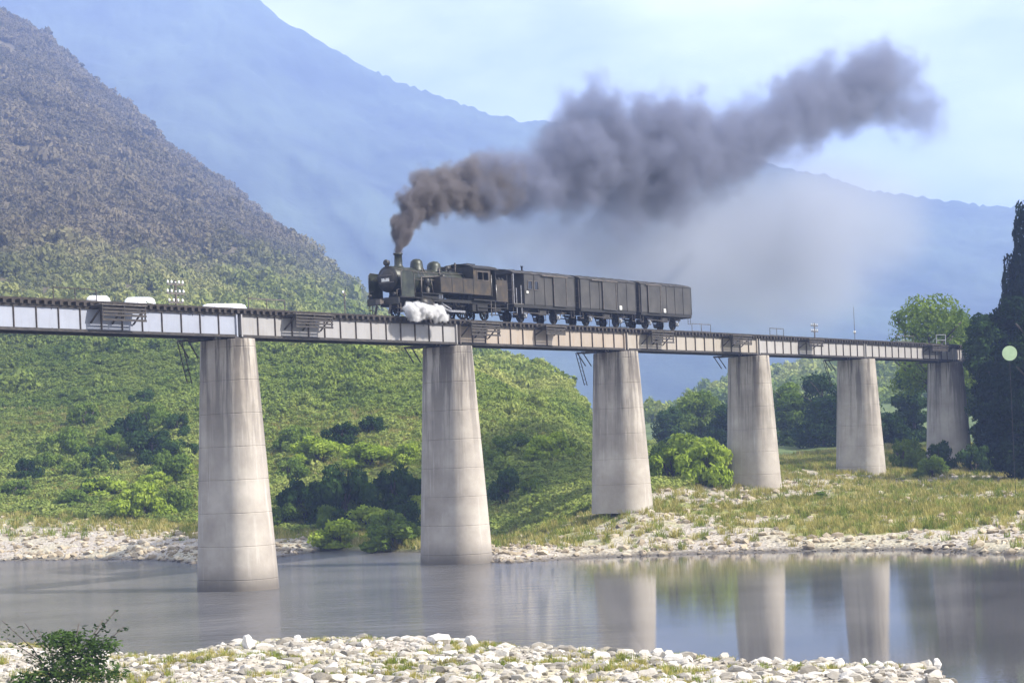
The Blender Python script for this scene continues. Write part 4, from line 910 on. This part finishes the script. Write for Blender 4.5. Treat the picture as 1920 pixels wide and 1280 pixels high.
# forest and scrub on the left hill and the far low hills
X, Y = sample(150000, 175, 1650, -.36, .36, g); xp = X/Y*FPX
ok = (Y > Y_foot(xp)+16) & (Y < Y_top(xp)+40) & ((xp < 190) | (Y > 400)); X, Y, xp = X[ok], Y[ok], xp[ok]
dens = fbm(X*.03, Y*.03+3); ok = dens > np.where(Y < 240, .50, .26); X, Y = X[ok], Y[ok]; Z = height(X, Y)
k = np.clip((Y-170)/250, 0, 1); s = (1.0+1.5*k+.6*np.clip((Y-450)/600, 0, 1))*np.exp(g.normal(0, .32, len(X)))
ins = lambda q, nm, pr, lb: instancer(nm, np.stack([X, Y, Z-.25*s], -1)[q], g.uniform(0, 6.28, q.sum()), np.stack([s*.9, s*.9, s*g.uniform(.7, 1.3, len(X))], -1)[q], pr, lb)
ins(Y < 450, 'hillside_scrub', HT, 'scrub trees on the slope behind the bridge')
ins(Y >= 450, 'hillside_forest', HF, 'brown and green forest covering the hazy left hill')
print('forest', len(X))
# low scrub and grass on the near slope
X, Y = sample(60000, 140, 300, -.36, .10, g); xp = X/Y*FPX
ok = (Y > Y_foot(xp)-2) & (Y < Y_top(xp)+8); X, Y = X[ok], Y[ok]; Z = height(X, Y); s = g.uniform(.35, .95, len(X))*(.6+.9*fbm(X*.1, Y*.1))
TU = [crown_mesh('tu', M['hill_leaf'], 200, .22, 1, 1, 6, 300+i, .02, .5) for i in range(4)]
instancer('slope_undergrowth', np.stack([X, Y, Z-.1*s], -1), g.uniform(0, 6.28, len(X)), np.stack([s, s, s*.8], -1), TU, 'low green undergrowth on the slope behind the bridge')
print('under', len(X))
# grass tufts on the far bank
def tuft(name, mat, n, seed):
    q = np.random.default_rng(seed); V = []; 
    for i in range(n):
        a = q.uniform(0, 6.28); b = np.array([q.normal(0,.22), q.normal(0,.22), 0]); l = np.array([math.cos(a), math.sin(a), 0])*q.uniform(.1,.5); w = np.array([-math.sin(a), math.cos(a), 0])*.035; h_ = q.uniform(.5, 1)
        V += [b-w, b+w, b+w*.3+l+[0,0,h_], b-w*.3+l+[0,0,h_]]
    return np_mesh(name, np.array(V), np.arange(4*n).reshape(n, 4), mat)
X, Y = sample(70000, 104, 235, -.36, .36, g); xp = X/Y*FPX; yf = EYE*FPX/C_far(xp)
gr, dr, _ = zones(X, Y); ok = (Y > yf+1.2) & (Y < Y_foot(xp)+45) & (g.random(len(X)) > gr*1.15); X, Y, xp = X[ok], Y[ok], xp[ok]; Z = height(X, Y); s = g.uniform(.25, .7, len(X))*np.where(xp < 0, 1.1, .9)
TG = [tuft('tg', LM['grass'], 26, i) for i in range(3)]+[tuft('tg', LM['fresh'], 26, 5+i) for i in range(2)]
instancer('bank_grass', np.stack([X, Y, Z-.02], -1), g.uniform(0, 6.28, len(X)), np.stack([s*1.3, s*1.3, s], -1), TG, 'dry yellow green grass on the far bank')
print('grass', len(X))
# stones ---------------------------------------------------------------
def stone_mat(name, stops):
    m, n, o = new_mat(name); p = N(n, 'ShaderNodeBsdfPrincipled', Roughness=.9); oi = N(n, 'ShaderNodeObjectInfo')
    f = math_n(n, 'ADD', math_n(n, 'MULTIPLY', oi.outputs['Random'], .7), math_n(n, 'MULTIPLY', noise_tex(n, 3, 5), .3))
    ge = N(n, 'ShaderNodeNewGeometry'); sz = N(n, 'ShaderNodeSeparateXYZ'); n.links.new(ge.outputs['Position'], sz.inputs[0]); wet = N(n, 'ShaderNodeMapRange'); wet.inputs['From Min'].default_value = .20; wet.inputs['From Max'].default_value = .04; n.links.new(sz.outputs['Z'], wet.inputs['Value'])
    n.links.new(mix(n, math_n(n, 'MULTIPLY', wet.outputs[0], .8), ramp(n, f, stops), (.06,.05,.04)), p.inputs['Base Color']); n.links.new(bump(n, noise_tex(n, 7, 5), .5, .05), p.inputs['Normal']); n.links.new(p.outputs[0], o.inputs[0]); return m
M['stone'] = stone_mat('pale_river_stone', [(.1,(.13,.115,.09)), (.35,(.26,.235,.195)), (.7,(.42,.39,.34)), (1,(.60,.58,.54))])
M['stone_far'] = stone_mat('buff_river_stone', [(.1,(.14,.11,.07)), (.35,(.27,.22,.15)), (.7,(.40,.34,.24)), (1,(.54,.48,.37))])
def stone_mesh(seed, mat, sub=2):
    import bmesh
    bm = bmesh.new(); bmesh.ops.create_icosphere(bm, subdivisions=sub, radius=1)
    of = Vector((seed*3.1, seed*1.7, seed)); g_ = random.Random(seed); cuts = [(Vector((g_.gauss(0,1), g_.gauss(0,1), g_.gauss(0,1))).normalized(), g_.uniform(.45, .75)) for _ in range(9)]
    for v in bm.verts:
        p = v.co.copy()
        for n_, d_ in cuts:
            e = p.dot(n_)-d_
            if e > 0: p -= n_*e*.95
        v.co = p*(1+.22*mnoise.noise(p*1.1+of))
    for f in bm.faces: f.smooth = False
    me = bpy.data.meshes.new('stone'); bm.to_mesh(me); bm.free(); me.materials.append(mat); return me
SN = [stone_mesh(i+1, M['stone']) for i in range(6)]; SF = [stone_mesh(i+11, M['stone_far'], 1) for i in range(6)]
SB = [stone_mesh(i+31, surf('bleached_boulder', (.46,.43,.39), (.68,.66,.62), 2, .9)) for i in range(3)]
SN1 = [stone_mesh(i+1, M['stone'], 1) for i in range(6)]
# near bank: biggest 290 picked out one by one
g2 = np.random.default_rng(5)
X, Y = sample(21000, 47, 76, -.33, .31, g2); yn = np.clip(EYE*FPX/np.maximum(C_near(X/Y*FPX), 40), 20, 90)
ok = (Y < yn+.25); X, Y, yn = X[ok], Y[ok], yn[ok]; s = .04+.24*g2.random(len(X))**5+.05*(np.abs(Y-yn) < 3)*g2.random(len(X))
ok2 = X/Y*FPX < -560; s[ok2] *= .8
Z = height(X, Y); order = np.argsort(-s); top = order[:285]; rest = order[285:]
for i in top:
    o = linkobj('stone', SN[i % 6], ground, (X[i], Y[i], Z[i]+s[i]*.15), (0, 0, g2.uniform(0, 6.28)), (s[i]*1.25, s[i]*g2.uniform(.85,1.2), s[i]*g2.uniform(.55,.85)))
instancer('shore_pebbles', np.stack([X, Y, Z+s*.1], -1)[rest], g2.uniform(0, 6.28, len(rest)), np.stack([s*1.25, s, s*.7], -1)[rest], SN1, 'pale cobbles packed along the near shore')
print('near stones', len(rest))
for px, py, w, h_, lab in ((1094,1216,28,14,'white topped boulder alone in the water off the near shore'), (822,1216,44,30,'large rounded white boulder on the near shore at the centre'), (468,1224,34,30,'white boulder at the left end of the stony point'),
    (1264,1252,38,24,'broad pale boulder near the right part of the near shore'), (1622,1238,22,14,'dark wet boulder at the right tip of the near shore'), (1758,1240,24,18,'last pale boulder at the right tip of the stony point'), (1022,1214,16,10,'small flat boulder in the water left of the lone boulder'), (886,1222,36,24,'pale boulder just right of the large central one'), (560,1206,26,18,'pale boulder on the shore below the tallest pier')):
    a, b_ = px2(px, py+h_*.3); Yb = EYE*FPX/b_ ; k = Yb/FPX
    o = linkobj('boulder', rnd.choice(SB), None, (a*k, Yb, max(h1(a*k, Yb), -.05)+h_*k*.25), (0, 0, rnd.uniform(0, 6)), (w*k/2*1.15, w*k/2, h_*k*.62)); tag(o, lab, 'boulder')
# far bank stones
X, Y = sample(60000, 104, 200, -.34, .36, g2); xp = X/Y*FPX; yf = EYE*FPX/C_far(xp); gr, _, _ = zones(X, Y)
ok = (Y > yf-.3) & (g2.random(len(X)) < np.maximum(gr*.85, .02)) & (Y < Y_foot(xp)+4); X, Y, xp, yf = X[ok], Y[ok], xp[ok], yf[ok]
s = .045+.38*g2.random(len(X))**6+.10*((Y-yf) < 4)*g2.random(len(X)); Z = height(X, Y)
order = np.argsort(-s/Y); top = order[:280]; rest = order[280:]
for i in top:
    o = linkobj('bank_stone', SF[i % 6], ground, (X[i], Y[i], Z[i]+s[i]*.15), (0, 0, g2.uniform(0, 6.28)), (s[i]*1.3, s[i], s[i]*g2.uniform(.5,.8)))
instancer('bank_pebbles', np.stack([X, Y, Z+s*.1], -1)[rest], g2.uniform(0, 6.28, len(rest)), np.stack([s*1.3, s, s*.65], -1)[rest], SF, 'buff cobbles spread over the far bank')
print('far stones', len(rest))

# foreground bush with long twigs
fp = on_ground(125, 1300, 40); fk = fp.y/FPX
fb = empty('leafy_bush', (fp.x, fp.y, fp.z), 0, 'leafy green bush with bare twigs in the lower left corner', 'bush')
P, d_ = blob_pts(3400, [(-.6,0,.5,.75,.6,.5),(.1,.1,1.1,.9,.7,.75),(.7,-.1,.7,.8,.6,.6),(.2,-.2,1.9,.75,.5,.55),(-.1,0,2.1,.5,.4,.35),(.9,0,1.7,.45,.4,.4),(-.9,-.1,.3,.5,.4,.35)], 77, .2)
V, F = leaf_quads(P, .085, d_, 1.6, 78, 1.9); linkobj('foliage', np_mesh('foliage', V, F, leaf_mat('bush_leaves', [(.3,(.025,.05,.012)),(.5,(.06,.105,.025)),(.7,(.12,.17,.05))], 1.5)), fb)
tw = MB(); tl = []
for ex, ez, bend in ((1.25,3.15,.3),(.95,2.8,.2),(-.95,2.75,-.2),(-1.35,2.2,-.4),(-1.5,2.9,-.3),(.4,2.7,.1),(1.45,2.5,.3),(-.6,2.5,-.1)):
    m_ = (ex*.55-bend*.3, 0, ez*.6); tw.tube([(ex*.1, 0, 0), m_, (ex, rnd.uniform(-.3,.3), ez)], .014, 5)
    for q in range(26): f = .5+.5*rnd.random(); tl.append((ex*f+rnd.uniform(-.12,.12), rnd.uniform(-.1,.1), ez*f+rnd.uniform(-.08,.08)))
tw.build('twigs', M['bark'], fb)
V, F = leaf_quads(np.array(tl), .075, None, 1, 5, 1.8); linkobj('twig_leaves', np_mesh('twig_leaves', V, F, LM['dark']), fb)
fb.scale = (1.18, 1, .70)
# grasses by the bush and at the right tip
X, Y = sample(9000, 50, 74, -.30, .28, g2); xp = X/Y*FPX; yn = np.clip(EYE*FPX/np.maximum(C_near(xp), 40), 20, 90)
ok = (Y < yn-.6) & (fbm(X*.5+8, Y*.5) > .60) ; X, Y = X[ok], Y[ok]; s = g2.uniform(.08, .24, len(X))
instancer('shore_grass', np.stack([X, Y, height(X, Y)], -1), g2.uniform(0, 6.28, len(X)), np.stack([s*1.4, s*1.4, s], -1), TG, 'sparse grass between the near shore cobbles')

# ---------------------------------------------------------------- smoke and steam
def smoke(name, pts, voxel, color, mat_density, label, warp=1.0, wscale=.5, erode=2.2, soft=.5, cat=None, aniso=.1, yr=None, seed=0.0, cscale=.5):
    """pts: (station, height, offset, radius, density) along the plume in bridge coordinates"""
    D = []
    for a, b_ in zip(pts[:-1], pts[1:]):
        a, b_ = np.array(a, float), np.array(b_, float); n = max(2, int(np.linalg.norm(a[:2]-b_[:2])/(voxel*1.2)))
        for i in range(n): D.append(a+(b_-a)*i/n)
    D = np.array(D); me = bpy.data.meshes.new(name); me.vertices.add(len(D)); me.vertices.foreach_set('co', np.stack([D[:,0], D[:,2], D[:,1]], -1).astype(np.float32).ravel())
    for nm, col in (('rad', D[:,3]), ('den', D[:,4])): me.attributes.new(nm, 'FLOAT', 'POINT').data.foreach_set('value', col.astype(np.float32))
    o = linkobj(name, me, None, (BX, BY, 0), (0, 0, RZ)); tag(o, label, kind='stuff')
    rm = D[:,3].max()*1.25; lo = (D[:,0].min()-rm, D[:,2].min()-rm, (D[:,1]-D[:,3]*1.3).min()); hi = (D[:,0].max()+rm, D[:,2].max()+rm, (D[:,1]+D[:,3]*1.3).max())
    ng = bpy.data.node_groups.new(name, 'GeometryNodeTree'); ng.interface.new_socket('Geometry', in_out='INPUT', socket_type='NodeSocketGeometry'); ng.interface.new_socket('Geometry', in_out='OUTPUT', socket_type='NodeSocketGeometry')
    A = ng.nodes.new; L = ng.links.new; gi, go = A('NodeGroupInput'), A('NodeGroupOutput'); vc = A('GeometryNodeVolumeCube')
    vc.inputs['Min'].default_value = lo; vc.inputs['Max'].default_value = hi
    for ax, a, b_ in zip('XYZ', lo, hi): vc.inputs['Resolution '+ax].default_value = max(8, int((b_-a)/voxel))
    pos = A('GeometryNodeInputPosition'); nz = A('ShaderNodeTexNoise'); nz.inputs['Scale'].default_value = wscale; nz.inputs['Detail'].default_value = 3; nz.inputs['Roughness'].default_value = .6
    off = A('ShaderNodeVectorMath'); off.operation = 'ADD'; off.inputs[1].default_value = (seed, seed, seed); L(pos.outputs[0], off.inputs[0]); L(off.outputs[0], nz.inputs['Vector'])
    sub = A('ShaderNodeVectorMath'); sub.operation = 'SUBTRACT'; sub.inputs[1].default_value = (.5,.5,.5); L(nz.outputs['Color'], sub.inputs[0])
    # warp grows with radius of the local plume
    sn0 = A('GeometryNodeSampleNearest'); L(gi.outputs[0], sn0.inputs['Geometry']); si0 = A('GeometryNodeSampleIndex'); si0.data_type = 'FLOAT'; L(gi.outputs[0], si0.inputs['Geometry']); L(sn0.outputs[0], si0.inputs['Index'])
    nr = A('GeometryNodeInputNamedAttribute'); nr.data_type = 'FLOAT'; nr.inputs['Name'].default_value = 'rad'; L(nr.outputs['Attribute'], si0.inputs['Value'])
    wm = A('ShaderNodeMath'); wm.operation = 'MULTIPLY'; wm.inputs[1].default_value = warp; L(si0.outputs[0], wm.inputs[0])
    scl = A('ShaderNodeVectorMath'); scl.operation = 'SCALE'; L(sub.outputs[0], scl.inputs[0]); L(wm.outputs[0], scl.inputs['Scale'])
    wp = A('ShaderNodeVectorMath'); wp.operation = 'ADD'; L(pos.outputs[0], wp.inputs[0]); L(scl.outputs[0], wp.inputs[1])
    sn = A('GeometryNodeSampleNearest'); L(gi.outputs[0], sn.inputs['Geometry']); L(wp.outputs[0], sn.inputs['Sample Position'])
    def samp(dt, src):
        q = A('GeometryNodeSampleIndex'); q.data_type = dt; L(gi.outputs[0], q.inputs['Geometry']); L(sn.outputs[0], q.inputs['Index']); L(src, q.inputs['Value']); return q.outputs[0]
    pp_ = A('GeometryNodeInputPosition'); sp_ = samp('FLOAT_VECTOR', pp_.outputs[0]); sr = samp('FLOAT', nr.outputs['Attribute']); nd = A('GeometryNodeInputNamedAttribute'); nd.data_type = 'FLOAT'; nd.inputs['Name'].default_value = 'den'; sd = samp('FLOAT', nd.outputs['Attribute'])
    ds_ = A('ShaderNodeVectorMath'); ds_.operation = 'DISTANCE'; L(wp.outputs[0], ds_.inputs[0]); L(sp_, ds_.inputs[1])
    dv = A('ShaderNodeMath'); dv.operation = 'DIVIDE'; L(ds_.outputs['Value'], dv.inputs[0]); L(sr, dv.inputs[1])
    n2 = A('ShaderNodeTexNoise'); n2.inputs['Scale'].default_value = cscale; n2.inputs['Detail'].default_value = 5; n2.inputs['Roughness'].default_value = .62; L(off.outputs[0], n2.inputs['Vector'])
    e1 = A('ShaderNodeMath'); e1.operation = 'SUBTRACT'; e1.inputs[0].default_value = .92; L(dv.outputs[0], e1.inputs[1])
    e2 = A('ShaderNodeMath'); e2.operation = 'MULTIPLY_ADD'; L(n2.outputs['Fac'], e2.inputs[0]); e2.inputs[1].default_value = erode; e2.inputs[2].default_value = -.5*erode
    e3 = A('ShaderNodeMath'); e3.operation = 'ADD'; L(e1.outputs[0], e3.inputs[0]); L(e2.outputs[0], e3.inputs[1])
    a_ = A('ShaderNodeMapRange'); a_.interpolation_type = 'SMOOTHSTEP'; a_.inputs['From Min'].default_value = 0; a_.inputs['From Max'].default_value = soft; L(e3.outputs[0], a_.inputs['Value'])
    b__ = A('ShaderNodeMath'); b__.operation = 'MULTIPLY'; L(a_.outputs[0], b__.inputs[0]); L(sd, b__.inputs[1]); L(b__.outputs[0], vc.inputs['Density'])
    m, n, ou = new_mat(name+'_material'); pv = N(n, 'ShaderNodeVolumePrincipled'); pv.inputs['Color'].default_value = (*color, 1); pv.inputs['Density'].default_value = mat_density; pv.inputs['Anisotropy'].default_value = aniso; n.links.new(pv.outputs[0], ou.inputs['Volume'])
    sm = A('GeometryNodeSetMaterial'); sm.inputs['Material'].default_value = m; L(vc.outputs[0], sm.inputs[0]); L(sm.outputs[0], go.inputs[0])
    me.materials.append(m); md = o.modifiers.new('plume', 'NODES'); md.node_group = ng; return o
def path(rows, yoff=0.0, drift=0.0):
    out = []
    for i, (px, py, r, den) in enumerate(rows):
        s_, z = s_at(px, py, yoff); k = (BY+UD.y*s_)/FPX; out.append((s_, z, -yoff+drift*i, r*k, den))
    return out
smoke('smoke_plume', path([(747,476,10,9),(749,462,14,9),(757,438,22,6),(768,410,33,4),(785,385,44,3),(815,362,52,2.2),(850,352,56,1.7),(900,352,60,1.2),(930,348,66,.7)]), .085, (.26,.24,.25), 1.15, 'dark grey brown smoke billowing out of the locomotive chimney', .7, .9, 2.4, .45, cscale=.75)
smoke('smoke_plume', path([(880,352,60,1.0),(950,345,74,1.05),(1010,330,78,.85),(1080,305,100,.7),(1130,275,125,.66),(1170,300,120,.6),(1165,370,80,.45),(1150,420,60,.25),(1175,370,80,.45),(1210,300,125,.58),(1260,290,125,.52),(1330,285,108,.46),(1400,262,90,.42),(1460,232,84,.42),(1530,195,84,.40),(1590,172,88,.36),(1640,150,96,.30),(1690,190,80,.24),(1735,235,54,.16)]), .24, (.29,.31,.41), 1.2, 'dark grey smoke trail drifting back above the train', .9, .24, 2.7, .62, cscale=.34, seed=4.0)
smoke('smoke_veil', path([(820,440,70,.08),(950,450,120,.13),(1100,460,170,.17),(1250,470,200,.18),(1400,460,200,.17),(1520,440,190,.13),(1620,420,160,.09),(1700,420,110,.05)], -3), .6, (.55,.59,.69), 1.3, 'thin pale smoke hanging behind and above the wagons', .6, .08, 1.6, 1.0, cscale=.06, seed=9.0)
s1, z1 = s_at(772, 588, 1.9)
smoke('steam_puff', path([(768,580,13,9),(778,585,17,16),(795,583,15,16),(812,583,13,15),(826,590,14,12),(836,596,8,5)], 2.0), .07, (.99,.99,1), 1.0, 'small bright white steam puff at the locomotive cylinder', .8, 1.6, 2.6, .3, cscale=1.9, seed=2.0)

# ---------------------------------------------------------------- haze
hz = MB().box(-2300, 2300, -60, 4000, -9, 735).build('haze', None)
m, n, o_ = new_mat('valley_haze'); pv = N(n, 'ShaderNodeVolumePrincipled'); pv.inputs['Color'].default_value = (.41, .55, .97, 1); pv.inputs['Density'].default_value = .00034; pv.inputs['Anisotropy'].default_value = 0
n.links.new(pv.outputs[0], o_.inputs['Volume']); hz.data.materials.append(m); tag(hz, 'pale blue haze filling the valley', kind='stuff')
